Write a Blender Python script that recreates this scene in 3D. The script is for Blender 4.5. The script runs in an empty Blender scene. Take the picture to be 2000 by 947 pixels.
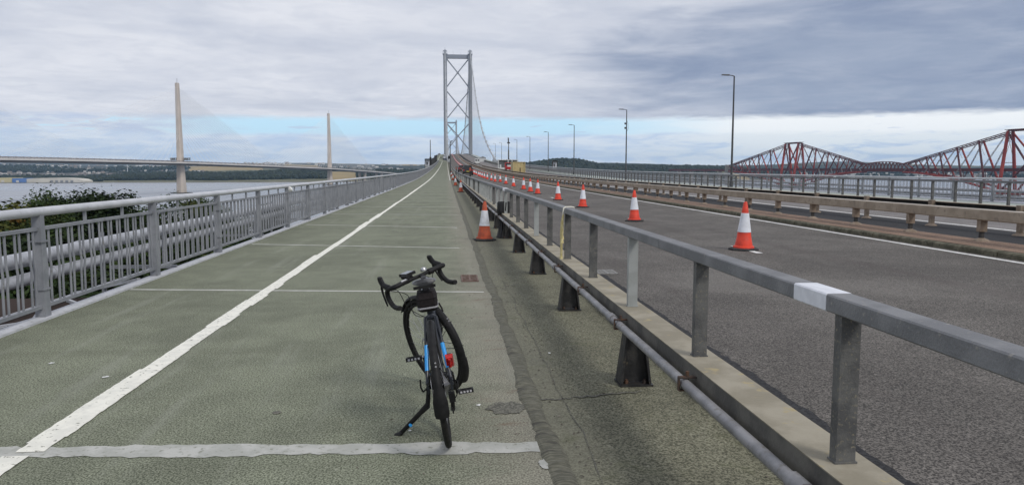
import bpy, bmesh, math, random
from mathutils import Vector, Matrix, noise as mnoise

# ------------------------------------------------------------------ camera, sky, sun, exposure
scene = bpy.context.scene
COL = scene.collection
F_PX, HORIZON, VPX = 1450.0, 331.0, 872.0          # photograph's focal length / horizon row / bridge vanishing column (2000 px wide)
CAM_H = 1.55
PITCH = math.atan((473.5 - HORIZON) / F_PX)
YAW = math.atan((1000 - VPX) / math.hypot(F_PX, 473.5 - HORIZON))
cam_data = bpy.data.cameras.new('camera')
cam_data.sensor_fit = 'HORIZONTAL'; cam_data.sensor_width = 36.0
cam_data.lens = 36.0 * F_PX / 2000.0
cam_data.clip_start = 0.05; cam_data.clip_end = 80000
cam = bpy.data.objects.new('camera', cam_data); COL.objects.link(cam)
cam.location = (0, 0, CAM_H)
cam.rotation_euler = (math.pi / 2 - PITCH, 0, -YAW)
scene.camera = cam
scene.view_settings.view_transform = 'Standard'
scene.view_settings.look = 'None'
scene.view_settings.exposure = 0.12
scene.view_settings.gamma = 1.0
scene.cycles.use_denoising = True
scene.cycles.max_bounces = 6
scene.cycles.volume_bounces = 0
scene.cycles.volume_max_steps = 64

SUN_EL, SUN_AZ = 46.0, 140.0            # degrees; azimuth clockwise from the bridge axis (+Y)
sun_data = bpy.data.lights.new('sun', 'SUN')
sun_data.energy = 1.5; sun_data.angle = math.radians(14); sun_data.color = (1.0, 0.955, 0.89)
sun = bpy.data.objects.new('sun', sun_data); COL.objects.link(sun)
_sd = Vector((math.sin(math.radians(SUN_AZ)) * math.cos(math.radians(SUN_EL)),
              math.cos(math.radians(SUN_AZ)) * math.cos(math.radians(SUN_EL)), math.sin(math.radians(SUN_EL))))
sun.rotation_euler = _sd.to_track_quat('Z', 'Y').to_euler()

def lin(r, g, b):
    f = lambda c: (c / 255 / 12.92) if c / 255 <= 0.04045 else ((c / 255 + 0.055) / 1.055) ** 2.4
    return (f(r), f(g), f(b), 1.0)

class NT:
    """small helper to write node expressions"""
    def __init__(s, tree): s.t = tree
    def new(s, typ, **kw):
        n = s.t.nodes.new(typ)
        for k, v in kw.items(): setattr(n, k, v)
        return n
    def put(s, sock, v):
        if hasattr(v, 'is_linked') or hasattr(v, 'links'): s.t.links.new(v, sock)
        else:
            try: sock.default_value = v
            except Exception: sock.default_value = (v, v, v)
    def math(s, op, a, b=None, c=None, clamp=False):
        n = s.new('ShaderNodeMath', operation=op, use_clamp=clamp)
        s.put(n.inputs[0], a)
        if b is not None: s.put(n.inputs[1], b)
        if c is not None: s.put(n.inputs[2], c)
        return n.outputs[0]
    def step(s, x, a, b, lo=0.0, hi=1.0):
        n = s.new('ShaderNodeMapRange', interpolation_type='SMOOTHSTEP')
        s.put(n.inputs[0], x); s.put(n.inputs[1], a); s.put(n.inputs[2], b); s.put(n.inputs[3], lo); s.put(n.inputs[4], hi)
        return n.outputs[0]
    def mix(s, f, a, b, blend='MIX'):
        n = s.new('ShaderNodeMix', data_type='RGBA', blend_type=blend)
        s.put(n.inputs[0], f); s.put(n.inputs[6], a); s.put(n.inputs[7], b)
        return n.outputs[2]
    def noise(s, vec, scale, detail=4.0, rough=0.55, dist=0.0):
        n = s.new('ShaderNodeTexNoise')
        if vec is not None: s.put(n.inputs['Vector'], vec)
        s.put(n.inputs['Scale'], scale); s.put(n.inputs['Detail'], detail); s.put(n.inputs['Roughness'], rough); s.put(n.inputs['Distortion'], dist)
        return n.outputs[0]
    def comb(s, x, y, z):
        n = s.new('ShaderNodeCombineXYZ')
        s.put(n.inputs[0], x); s.put(n.inputs[1], y); s.put(n.inputs[2], z)
        return n.outputs[0]
    def sep(s, v):
        n = s.new('ShaderNodeSeparateXYZ'); s.put(n.inputs[0], v)
        return n.outputs[0], n.outputs[1], n.outputs[2]

def make_world():
    w = bpy.data.worlds.new('World'); scene.world = w; w.use_nodes = True
    t = w.node_tree; t.nodes.clear(); N = NT(t)
    out = N.new('ShaderNodeOutputWorld')
    sky = N.new('ShaderNodeTexSky', sky_type='NISHITA', sun_disc=False)
    sky.sun_elevation = math.radians(SUN_EL); sky.sun_rotation = math.radians(SUN_AZ)
    sky.altitude = 50; sky.air_density = 1.0; sky.dust_density = 0.6
    bg_sky = N.new('ShaderNodeBackground'); t.links.new(sky.outputs[0], bg_sky.inputs[0]); bg_sky.inputs[1].default_value = 0.11
    d = N.new('ShaderNodeTexCoord').outputs['Generated']
    x, y, z = N.sep(d)
    el = N.math('MULTIPLY', N.math('ARCSINE', z), 57.2958)
    az = N.math('MULTIPLY', N.math('ARCTAN2', x, y), 57.2958)
    zz = N.math('ADD', N.math('MAXIMUM', z, 0.0), 0.07)
    P = N.comb(N.math('DIVIDE', x, zz), N.math('DIVIDE', y, zz), 0.0)          # flat cloud layer seen in perspective
    Q = N.comb(N.math('MULTIPLY', az, 0.10), N.math('MULTIPLY', el, 0.55), 3.7)  # streaky banks near the horizon
    nP = N.noise(P, 0.55, 7, 0.58, 0.4)
    nP2 = N.noise(P, 1.6, 6, 0.6, 0.8)
    nP3 = N.noise(P, 4.5, 6, 0.62, 0.6)
    nQ = N.noise(Q, 1.1, 6, 0.55, 0.3)
    nQ2 = N.noise(Q, 3.1, 6, 0.6, 0.5)
    right = N.step(N.math('ADD', az, N.math('MULTIPLY', N.math('SUBTRACT', nQ, 0.5), 14)), 8, 24)
    left = N.step(N.math('ADD', az, N.math('MULTIPLY', N.math('SUBTRACT', nQ2, 0.5), 18)), -12, -24)
    # --- cloud deck overhead
    edge = N.math('ADD', el, N.math('ADD', N.math('MULTIPLY', N.math('SUBTRACT', nQ2, 0.5), 0.55), N.math('MULTIPLY', left, 0.15)))
    deck = N.step(N.math('ADD', edge, N.math('MULTIPLY', N.math('SUBTRACT', nP3, 0.5), 0.35)), 3.50, 4.05)
    base = N.mix(N.step(nP, 0.36, 0.66), lin(192, 198, 212), lin(226, 228, 235))
    base = N.mix(N.step(nQ, 0.35, 0.7, 0.0, 0.5), base, lin(214, 217, 226))
    base = N.mix(N.step(nP2, 0.48, 0.80, 0.0, 0.45), base, lin(233, 235, 240))
    base = N.mix(N.step(nP3, 0.42, 0.66, 0.0, 0.25), base, lin(186, 192, 207))
    da = N.math('DIVIDE', N.math('SUBTRACT', az, 33.0), 22.0)
    de = N.math('DIVIDE', N.math('SUBTRACT', el, 7.0), 6.5)
    r2 = N.math('ADD', N.math('MULTIPLY', da, da), N.math('MULTIPLY', de, de))
    r2 = N.math('ADD', r2, N.math('MULTIPLY', N.math('SUBTRACT', nQ, 0.5), 1.9))
    dark = N.step(r2, 1.45, 0.15)
    dark = N.math('MULTIPLY', dark, N.step(nP2, 0.75, 0.35, 0.80, 1.0))
    base = N.mix(dark, base, N.mix(N.step(nP, 0.35, 0.65), lin(132, 146, 173), lin(152, 164, 186)))
    # --- thin bank above the horizon
    bedge = N.math('ADD', el, N.math('MULTIPLY', N.math('SUBTRACT', nQ, 0.5), 0.7))
    bank = N.step(N.math('ADD', bedge, N.math('MULTIPLY', N.math('SUBTRACT', nQ2, 0.5), 0.5)), 2.85, 2.40)
    bankc = N.mix(N.step(nQ2, 0.36, 0.66), lin(192, 210, 234), lin(222, 231, 242))
    bankc = N.mix(N.step(el, 1.0, 0.0, 0.0, 0.55), bankc, lin(232, 240, 248))
    bankc = N.mix(N.math('MULTIPLY', right, N.step(nQ2, 0.30, 0.55)), bankc, lin(233, 239, 243))
    gapc = N.mix(right, lin(192, 231, 255), lin(246, 249, 251))
    leftc = N.mix(N.step(nQ2, 0.4, 0.62), lin(190, 203, 226), lin(217, 223, 233))
    gapm = N.math('MAXIMUM', N.math('MULTIPLY', left, N.step(nQ2, 0.66, 0.56)), N.step(nQ2, 0.40, 0.30, 0.0, 0.7))
    col = N.mix(gapm, gapc, leftc)
    col = N.mix(bank, col, bankc)
    col = N.mix(deck, col, base)
    bg_c = N.new('ShaderNodeBackground'); N.put(bg_c.inputs[0], col); bg_c.inputs[1].default_value = 1.0
    # clear air shows only in the gap between the two cloud layers
    clear = N.math('MULTIPLY', N.math('SUBTRACT', 1.0, N.math('MAXIMUM', deck, bank)), N.math('SUBTRACT', 1.0, N.math('MAXIMUM', gapm, right)))
    clear = N.math('MULTIPLY', clear, 0.15)
    ms = N.new('ShaderNodeMixShader'); N.put(ms.inputs[0], clear)
    t.links.new(bg_c.outputs[0], ms.inputs[1]); t.links.new(bg_sky.outputs[0], ms.inputs[2])
    t.links.new(ms.outputs[0], out.inputs['Surface'])
make_world()

# ------------------------------------------------------------------ helpers
RIGHT = Vector((math.cos(YAW), -math.sin(YAW), 0)); FWD = Vector((math.sin(YAW), math.cos(YAW), 0))
def at(px, py, D):
    """world point seen at photo pixel (px,py) at forward distance D (metres) from the camera"""
    c, s = math.cos(PITCH), math.sin(PITCH)
    a, b = px - 1000.0, 473.5 - py
    fw = F_PX * c + b * s; up = -F_PX * s + b * c
    k = D / fw
    return RIGHT * (a * k) + FWD * D + Vector((0, 0, CAM_H + up * k))

class MB:
    def __init__(s): s.v = []; s.f = []; s.mi = []; s.cur = 0
    def add(s, vs, fs):
        o = len(s.v); s.v.extend([tuple(p) for p in vs])
        for f in fs: s.f.append(tuple(i + o for i in f)); s.mi.append(s.cur)
        return s
    def box(s, x0, x1, y0, y1, z0, z1, m=None):
        vs = [Vector(p) for p in ((x0,y0,z0),(x1,y0,z0),(x1,y1,z0),(x0,y1,z0),(x0,y0,z1),(x1,y0,z1),(x1,y1,z1),(x0,y1,z1))]
        if m is not None: vs = [m @ p for p in vs]
        return s.add(vs, [(0,3,2,1),(4,5,6,7),(0,1,5,4),(1,2,6,5),(2,3,7,6),(3,0,4,7)])
    def prism(s, a, b):
        """loft between two rings with the same count, capped"""
        n = len(a)
        fs = [(i, (i+1) % n, n + (i+1) % n, n + i) for i in range(n)]
        fs += [tuple(range(n-1, -1, -1)), tuple(range(n, 2*n))]
        return s.add(list(a) + list(b), fs)
    def tube(s, pts, r, n=8, cap=True, closed=False, sq=None):
        pts = [Vector(p) for p in pts]; m = len(pts)
        rs = r if isinstance(r, (list, tuple)) else [r] * m
        rings = []; prev = None
        for i in range(m):
            if closed: t = pts[(i+1) % m] - pts[i-1]
            else: t = pts[min(i+1, m-1)] - pts[max(i-1, 0)]
            t.normalize()
            if prev is None:
                up = Vector((0,0,1)) if abs(t.z) < 0.9 else Vector((0,1,0))
                a = t.cross(up).normalized()
            else:
                a = prev - t * prev.dot(t)
                a = a.normalized() if a.length > 1e-6 else t.cross(Vector((0.3,0.5,0.8))).normalized()
            prev = a; b = a.cross(t)
            ring = []
            for k in range(n):
                th = 2 * math.pi * k / n + (math.pi / n if n == 4 else 0)
                ca, sb = math.cos(th), math.sin(th)
                if sq: ring.append(pts[i] + a * (ca * rs[i] * sq[0]) + b * (sb * rs[i] * sq[1]))
                else: ring.append(pts[i] + a * (ca * rs[i]) + b * (sb * rs[i]))
            rings.append(ring)
        vs = [p for ring in rings for p in ring]; fs = []
        for i in range(m if closed else m - 1):
            j = (i + 1) % m
            for k in range(n):
                k2 = (k + 1) % n
                fs.append((i*n+k, i*n+k2, j*n+k2, j*n+k))
        if cap and not closed:
            fs.append(tuple(range(n-1, -1, -1))); fs.append(tuple((m-1)*n + k for k in range(n)))
        return s.add(vs, fs)
    def lathe(s, prof, n=16, c=(0,0,0), m=None):
        vs = []; fs = []
        for (r, z) in prof:
            for k in range(n):
                th = 2*math.pi*k/n
                p = Vector((c[0] + r*math.cos(th), c[1] + r*math.sin(th), c[2] + z)); vs.append(m @ p if m is not None else p)
        for i in range(len(prof)-1):
            for k in range(n):
                k2 = (k+1) % n; fs.append((i*n+k, i*n+k2, (i+1)*n+k2, (i+1)*n+k))
        fs.append(tuple(range(n-1, -1, -1))); fs.append(tuple((len(prof)-1)*n+k for k in range(n)))
        return s.add(vs, fs)
    def sweep(s, sec, vl, zf=None, uf=None, cap=True):
        """cross-section [(u,z)...] carried along the bridge axis"""
        n = len(sec); vs = []; fs = []
        for v in vl:
            dz = zf(v) if zf else 0.0; du = uf(v) if uf else 0.0
            for (u, z) in sec: vs.append((u + du, v, z + dz))
        for i in range(len(vl)-1):
            for k in range(n):
                k2 = (k+1) % n; fs.append((i*n+k, (i+1)*n+k, (i+1)*n+k2, i*n+k2))
        if cap: fs.append(tuple(range(n))); fs.append(tuple((len(vl)-1)*n + k for k in range(n-1, -1, -1)))
        return s.add(vs, fs)
    def sheet(s, u0, u1, vl, zf, z=0.0, uf=None, nu=1, z1=None):
        vs = []; fs = []
        for v in vl:
            du = uf(v) if uf else 0.0
            for k in range(nu+1):
                t = k/nu
                vs.append((u0 + (u1-u0)*t + du, v, zf(v) + z + ((z1 - z)*t if z1 is not None else 0)))
        for i in range(len(vl)-1):
            for k in range(nu):
                a = i*(nu+1)+k; fs.append((a, a+1, a+nu+2, a+nu+1))
        return s.add(vs, fs)
    def mesh(s, name, mats, smooth=False):
        me = bpy.data.meshes.new(name); me.from_pydata(s.v, [], s.f)
        if not isinstance(mats, (list, tuple)): mats = [mats]
        for m in mats: me.materials.append(m)
        if any(s.mi): me.polygons.foreach_set('material_index', s.mi)
        me.update()
        bm = bmesh.new(); bm.from_mesh(me); bmesh.ops.recalc_face_normals(bm, faces=bm.faces); bm.to_mesh(me); bm.free()
        if smooth:
            for p in me.polygons: p.use_smooth = True
            try: me.set_sharp_from_angle(angle=math.radians(38))
            except Exception: pass
        return me
    def build(s, name, mats, parent=None, smooth=False, loc=None, kind=None):
        return ob(name, s.mesh(name, mats, smooth), parent, loc, kind)

def ob(name, me, parent=None, loc=None, kind=None):
    o = bpy.data.objects.new(name, me); COL.objects.link(o)
    if parent is not None: o.parent = parent
    if loc is not None: o.location = loc
    if kind: o['kind'] = kind
    return o
def tag(o, label, cat, group=None):
    o['label'] = label; o['category'] = cat
    if group: o['group'] = group
    return o
def thing(name, label, cat, loc=(0,0,0), rotz=0.0, group=None):
    o = bpy.data.objects.new(name, None); COL.objects.link(o); o.location = loc; o.rotation_euler = (0,0,rotz)
    o.empty_display_size = 0.3
    return tag(o, label, cat, group)
def structure(o): o['kind'] = 'structure'; return o
def copy_tree(o, parent=None):
    c = o.copy(); COL.objects.link(c); c.parent = parent
    for ch in list(o.children): copy_tree(ch, c)
    return c

# profile of the deck along the bridge: level here, then climbing to the crest of the suspended span
PROF = [(-400,-3.0),(-120,-0.25),(-40,0),(0,0),(60,0.02),(110,0.22),(175,0.95),(250,2.15),(320,3.55),(433,6.4),(560,10.6),(720,15.7),(850,18.3),(1000,20.2),(1220,21.2),(1440,20.2),(1720,15.7),(2000,8.0),(2300,0)]
def Z(v):
    n = len(PROF)
    for i in range(n-1):
        if PROF[i][0] <= v <= PROF[i+1][0]:
            x0,y0 = PROF[i]; x1,y1 = PROF[i+1]; h = x1-x0
            def sl(j):
                if j <= 0 or j >= n-1: return (PROF[min(j+1,n-1)][1]-PROF[max(j-1,0)][1])/(PROF[min(j+1,n-1)][0]-PROF[max(j-1,0)][0])
                return (PROF[j+1][1]-PROF[j-1][1])/(PROF[j+1][0]-PROF[j-1][0])
            t = (v-x0)/h; m0, m1 = sl(i)*h, sl(i+1)*h
            return (2*t**3-3*t*t+1)*y0 + (t**3-2*t*t+t)*m0 + (-2*t**3+3*t*t)*y1 + (t**3-t*t)*m1
    return PROF[0][1] if v < PROF[0][0] else PROF[-1][1]
def VL(a, b, near=4.0):
    out = []; v = a
    while v < b - 1e-6:
        out.append(v)
        v += near if v < 60 else (6 if v < 250 else (12 if v < 700 else 30))
    out.append(b)
    return out

# ------------------------------------------------------------------ materials
def M(name, c, c2=None, scale=6.0, lo=0.4, hi=0.62, rough=0.6, metal=0.0, bump=0.0, bscale=60.0, spec=0.35, c3=None, s3=40.0, lo3=0.55, hi3=0.7, stretch=None, detail=5, r2=None):
    m = bpy.data.materials.new(name); m.use_nodes = True
    t = m.node_tree; b = t.nodes['Principled BSDF']; N = NT(t)
    b.inputs['Roughness'].default_value = rough; b.inputs['Metallic'].default_value = metal; b.inputs['Specular IOR Level'].default_value = spec
    c = tuple(c)+(1.0,) if len(c) == 3 else c
    if c2 is None and bump == 0: b.inputs['Base Color'].default_value = c; return m
    pos = N.new('ShaderNodeNewGeometry').outputs['Position']
    if stretch:
        mp = N.new('ShaderNodeMapping'); N.put(mp.inputs[0], pos); mp.inputs['Scale'].default_value = stretch; pos = mp.outputs[0]
    col = c
    if c2 is not None:
        c2 = tuple(c2)+(1.0,) if len(c2) == 3 else c2
        nz = N.noise(pos, scale, detail, 0.6)
        col = N.mix(N.step(nz, lo, hi), c, c2)
    if c3 is not None:
        c3 = tuple(c3)+(1.0,) if len(c3) == 3 else c3
        col = N.mix(N.step(N.noise(pos, s3, 4, 0.6), lo3, hi3), col, c3)
    if hasattr(col, 'links'): t.links.new(col, b.inputs['Base Color'])
    else: b.inputs['Base Color'].default_value = col
    if r2 is not None:
        t.links.new(N.step(N.noise(pos, scale*1.7, 4, 0.6), lo, hi, rough, r2), b.inputs['Roughness'])
    if bump:
        bn = N.new('ShaderNodeBump'); bn.inputs['Strength'].default_value = bump; bn.inputs['Distance'].default_value = 0.01
        t.links.new(N.noise(pos, bscale, 4, 0.6), bn.inputs['Height']); t.links.new(bn.outputs[0], b.inputs['Normal'])
    return m

def aggregate(name, dark, mid, pale, grain=95.0, patch=0.55, bump=0.28, extra=None, rough=0.85):
    """granular wearing course: grain speckle, large worn patches"""
    m = bpy.data.materials.new(name); m.use_nodes = True
    t = m.node_tree; b = t.nodes['Principled BSDF']; N = NT(t)
    b.inputs['Roughness'].default_value = rough; b.inputs['Specular IOR Level'].default_value = 0.25
    pos = N.new('ShaderNodeNewGeometry').outputs['Position']
    g1 = N.noise(pos, grain, 2, 0.75); g2 = N.noise(pos, grain*0.4, 3, 0.7)
    big = N.noise(pos, patch, 6, 0.62, 0.6); big2 = N.noise(pos, patch*4.3, 5, 0.6, 0.3)
    L = lambda c: tuple(c)+(1.0,)
    col = N.mix(N.step(g1, 0.40, 0.60), L(dark), L(mid))
    col = N.mix(N.step(g2, 0.56, 0.75, 0, 0.55), col, L(pale))
    k = N.math('ADD', N.math('MULTIPLY', big, 0.6), N.math('MULTIPLY', big2, 0.4))
    f = N.step(k, 0.36, 0.64, 0.82, 1.18)
    mul = N.new('ShaderNodeVectorMath', operation='SCALE'); t.links.new(col, mul.inputs[0]); t.links.new(f, mul.inputs['Scale'])
    col = mul.outputs[0]
    if extra: col = extra(N, pos, col, big, big2, g1)
    t.links.new(col, b.inputs['Base Color'])
    bn = N.new('ShaderNodeBump'); bn.inputs['Strength'].default_value = bump; bn.inputs['Distance'].default_value = 0.006
    t.links.new(g1, bn.inputs['Height']); t.links.new(bn.outputs[0], b.inputs['Normal'])
    return m

def path_extra(N, pos, col, big, big2, g1):
    x, y, z = N.sep(pos)
    xs = N.math('ADD', x, N.math('MULTIPLY', N.math('SUBTRACT', big2, 0.5), 0.9))
    worn = N.step(xs, -0.15, 0.55, 0, 0.6)                                   # trodden, bleached strip beside the kerb
    col = N.mix(worn, col, N.mix(N.step(g1, 0.35, 0.65), (0.17,0.15,0.12,1), (0.37,0.345,0.29,1)))
    q = N.comb(N.math('MULTIPLY', x, 0.8), N.math('MULTIPLY', y, 2.6), 0.0)
    rust = N.math('MULTIPLY', N.step(N.noise(q, 1.9, 6, 0.72, 0.5), 0.55, 0.70), N.step(xs, -0.05, 0.4))
    col = N.mix(N.math('MULTIPLY', rust, 0.75), col, (0.155,0.105,0.075,1))
    st = N.comb(N.math('MULTIPLY', x, 3.0), N.math('MULTIPLY', y, 0.22), 0.0)
    col = N.mix(N.step(N.noise(st, 1.3, 5, 0.6), 0.52, 0.75, 0, 0.38), col, (0.29,0.30,0.25,1))   # pale streaks along the walking line
    # faint transverse laps of the coating
    lap = N.comb(N.math('MULTIPLY', x, 0.05), N.math('MULTIPLY', y, 1.1), 0.0)
    col = N.mix(N.step(N.noise(lap, 2.2, 4, 0.7), 0.54, 0.70, 0, 0.26), col, (0.11,0.115,0.08,1))
    return col
def strip_extra(N, pos, col, big, big2, g1):
    x, y, z = N.sep(pos)
    xs = N.math('ADD', x, N.math('MULTIPLY', N.math('SUBTRACT', big, 0.5), 1.1))
    col = N.mix(N.step(xs, 0.95, 0.6, 0, 0.5), col, (0.20,0.195,0.15,1))
    moss = N.step(big2, 0.55, 0.72, 0, 0.5)
    return N.mix(moss, col, (0.085,0.09,0.048,1))
def road_extra(N, pos, col, big, big2, g1):
    x, y, z = N.sep(pos)
    st = N.comb(N.math('MULTIPLY', x, 1.2), N.math('MULTIPLY', y, 0.03), 0.0)
    col = N.mix(N.step(N.noise(st, 1.1, 4, 0.6), 0.50, 0.66, 0, 0.4), col, (0.070,0.058,0.054,1))     # tyre-polished tracks
    return N.mix(N.step(big, 0.5, 0.7, 0, 0.35), col, (0.175,0.165,0.150,1))

m_path = aggregate('green_grey_anti_slip_coating', (0.070,0.078,0.052), (0.255,0.271,0.198), (0.45,0.455,0.375), grain=88, extra=path_extra)
m_strip = aggregate('mossy_deck_coating', (0.07,0.07,0.048), (0.235,0.23,0.165), (0.40,0.385,0.30), grain=84, patch=0.8, extra=strip_extra)
m_road = aggregate('worn_asphalt', (0.040,0.037,0.034), (0.170,0.156,0.141), (0.37,0.34,0.305), grain=80, patch=0.35, bump=0.4, extra=road_extra)
m_road2 = aggregate('bleached_asphalt', (0.13,0.12,0.115), (0.22,0.205,0.20), (0.30,0.28,0.27), grain=42, patch=0.4, bump=0.4)
m_black = aggregate('black_bitumen', (0.018,0.018,0.02), (0.04,0.04,0.042), (0.075,0.073,0.072), grain=40, patch=0.6)
m_brown = aggregate('brown_gritty_verge', (0.15,0.098,0.07), (0.275,0.19,0.14), (0.36,0.27,0.21), grain=45, patch=1.2)
m_farpath = aggregate('pale_far_footway', (0.28,0.31,0.28), (0.40,0.43,0.40), (0.5,0.52,0.5), grain=40, patch=0.4)
m_kerb = M('mossy_concrete_kerb', (0.085,0.08,0.055), (0.15,0.14,0.10), 5, rough=0.9, bump=0.5, bscale=40, c3=(0.05,0.05,0.035), s3=14)
m_white = M('weathered_white_line_paint', (0.80,0.785,0.70), (0.70,0.69,0.62), 9, rough=0.7, bump=0.35, bscale=35, c3=(0.28,0.275,0.23), s3=26, lo3=0.61, hi3=0.66)
m_joint = M('grey_joint_band', (0.37,0.375,0.345), (0.46,0.46,0.43), 6, rough=0.85, bump=0.4, bscale=60, c3=(0.25,0.255,0.215), s3=26)
m_joint2 = M('pale_joint_line', (0.50,0.50,0.46), (0.40,0.40,0.36), 5, rough=0.8)
m_lane = M('white_lane_paint', (0.78,0.78,0.76), (0.6,0.6,0.58), 12, rough=0.6)
m_lap = M('mastic_lap', (0.10,0.098,0.074), (0.175,0.17,0.13), 22, rough=0.85, bump=0.9, bscale=28, stretch=(0.6,3.0,1.0), c3=(0.07,0.066,0.055), s3=5, lo3=0.58, hi3=0.68)
m_damp = M('dark_oil_patch', (0.075,0.073,0.06), (0.19,0.185,0.15), 70, lo=0.42, hi=0.6, rough=0.8, bump=0.4, bscale=80)
m_rail = M('grey_blue_gloss_paint', (0.195,0.205,0.225), (0.25,0.26,0.28), 3.5, rough=0.42, spec=0.4, bump=0.15, bscale=30, c3=(0.17,0.165,0.16), s3=9, lo3=0.6, hi3=0.75)
m_railw = M('pale_paint_and_highlight', (0.50,0.51,0.535), (0.42,0.43,0.455), 4, rough=0.34, spec=0.45, c3=(0.27,0.27,0.27), s3=11, lo3=0.62, hi3=0.75)  # pale rail paint, lightened to carry the highlight on top
m_kerbw = M('white_deck_edge_paint', (0.55,0.56,0.59), (0.46,0.47,0.49), 6, rough=0.5, c3=(0.3,0.3,0.29), s3=15, lo3=0.62)
m_pipe = M('lilac_grey_wrapped_pipe', (0.40,0.415,0.45), (0.31,0.32,0.35), 5, rough=0.45, bump=0.5, bscale=10, c3=(0.3,0.31,0.34), s3=8)
m_steel = M('dull_galvanised_steel', (0.155,0.158,0.165), (0.205,0.208,0.215), 5, rough=0.62, metal=0.1, bump=0.3, bscale=90, c3=(0.26,0.25,0.235), s3=45, lo3=0.60, hi3=0.72)
m_postd = M('dark_weathered_steel_post', (0.075,0.076,0.077), (0.125,0.125,0.12), 7, rough=0.6, bump=0.3, bscale=70, c3=(0.22,0.20,0.145), s3=75, lo3=0.55, hi3=0.74)
m_postg = M('light_grey_painted_post', (0.33,0.345,0.34), (0.28,0.295,0.285), 6, rough=0.55)
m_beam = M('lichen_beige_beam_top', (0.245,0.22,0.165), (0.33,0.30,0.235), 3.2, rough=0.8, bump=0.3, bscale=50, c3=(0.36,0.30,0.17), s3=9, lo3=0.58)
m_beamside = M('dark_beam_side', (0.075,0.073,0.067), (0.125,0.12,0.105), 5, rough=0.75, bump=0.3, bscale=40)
m_leg = M('near_black_bitumen_steel', (0.020,0.020,0.021), (0.042,0.041,0.040), 8, rough=0.5, bump=0.5, bscale=30, c3=(0.10,0.085,0.06), s3=25, lo3=0.63)
m_cond = M('grey_conduit', (0.20,0.20,0.208), (0.28,0.278,0.285), 6, rough=0.45, metal=0.2, bump=0.2, bscale=60, c3=(0.17,0.16,0.15), s3=20)
m_rust = M('rusty_clamp', (0.10,0.055,0.035), (0.05,0.04,0.035), 20, rough=0.8)
m_tan = M('tan_grimy_barrier_steel', (0.27,0.222,0.168), (0.345,0.288,0.222), 2.4, rough=0.7, bump=0.2, bscale=40, c3=(0.20,0.16,0.13), s3=7)
m_tand = M('brown_barrier_post', (0.20,0.155,0.115), (0.28,0.225,0.175), 6, rough=0.8, bump=0.3, bscale=40)
m_dark = M('dark_steel_and_shade', (0.03,0.03,0.03), (0.055,0.052,0.05), 5, rough=0.7)
m_conw = M('cone_retroreflective_white', (0.70,0.72,0.77), (0.62,0.64,0.68), 9, rough=0.4, c3=(0.42,0.41,0.40), s3=16, lo3=0.63, hi3=0.75)
m_cono = M('cone_orange_red', (0.70,0.058,0.028), (0.56,0.052,0.03), 7, rough=0.55, bump=0.4, bscale=14, c3=(0.30,0.075,0.05), s3=15, lo3=0.6, hi3=0.78)
m_conod = M('cone_dirty_brick_orange', (0.46,0.085,0.035), (0.34,0.07,0.035), 9, rough=0.65, bump=0.5, bscale=16, c3=(0.20,0.075,0.04), s3=22)
m_conb = M('cone_black_rubber', (0.022,0.022,0.024), (0.04,0.039,0.038), 9, rough=0.8)
m_blackp = M('black_plastic', (0.014,0.014,0.015), (0.020,0.020,0.021), 20, rough=0.45, spec=0.4)
m_rubber = M('tyre_rubber', (0.011,0.011,0.011), (0.020,0.019,0.018), 30, rough=0.8, bump=0.6, bscale=220)
m_frame = M('dark_navy_bike_paint', (0.016,0.019,0.026), rough=0.28, spec=0.5)
m_blue = M('bright_blue_bike_paint', (0.02,0.30,0.72), rough=0.3, spec=0.5)
m_alu = M('brushed_aluminium', (0.42,0.42,0.43), rough=0.35, metal=0.9)
m_cloth = M('black_nylon_bag', (0.010,0.008,0.0085), (0.017,0.013,0.014), 60, rough=0.9, bump=0.5, bscale=240)
m_silver = M('reflective_strip', (0.45,0.45,0.47), rough=0.4)
m_greyp = M('grey_saddle_cover', (0.03,0.031,0.034), (0.10,0.103,0.11), 16, rough=0.42)
m_redl = M('red_lamp_lens', (0.55,0.012,0.01), (0.30,0.008,0.008), 90, rough=0.2, spec=0.6)
m_tower = M('grey_bridge_paint', (0.245,0.27,0.315), (0.28,0.305,0.345), 0.05, rough=0.6)
m_cable = M('pale_cable_wrapping', (0.36,0.38,0.40), (0.44,0.455,0.47), 0.1, rough=0.6)
m_conc = M('warm_pale_concrete', (0.47,0.415,0.365), (0.53,0.47,0.415), 0.06, rough=0.85)
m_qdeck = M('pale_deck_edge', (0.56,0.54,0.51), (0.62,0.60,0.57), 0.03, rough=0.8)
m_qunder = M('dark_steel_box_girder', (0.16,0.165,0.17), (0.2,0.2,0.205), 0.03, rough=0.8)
m_stay = M('white_stay_cable', (0.80,0.81,0.82), rough=0.5)
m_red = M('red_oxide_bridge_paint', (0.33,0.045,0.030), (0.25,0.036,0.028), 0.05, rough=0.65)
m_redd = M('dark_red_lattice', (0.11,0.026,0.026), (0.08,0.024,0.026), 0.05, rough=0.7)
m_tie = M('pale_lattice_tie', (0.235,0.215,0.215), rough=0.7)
m_stone = M('grey_masonry', (0.20,0.185,0.165), (0.26,0.24,0.21), 0.2, rough=0.9)
m_lampc = M('dark_grey_lamp_column', (0.055,0.058,0.062), (0.075,0.078,0.082), 3, rough=0.5)
m_leaf = M('mixed_green_leaves', (0.021,0.038,0.012), (0.043,0.064,0.019), 0.5, rough=0.85, spec=0.12, c3=(0.060,0.062,0.018), s3=0.22, lo3=0.60, hi3=0.72)
m_leafd = M('dark_green_leaves', (0.012,0.022,0.009), (0.024,0.038,0.013), 0.6, rough=0.85, spec=0.12)
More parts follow.
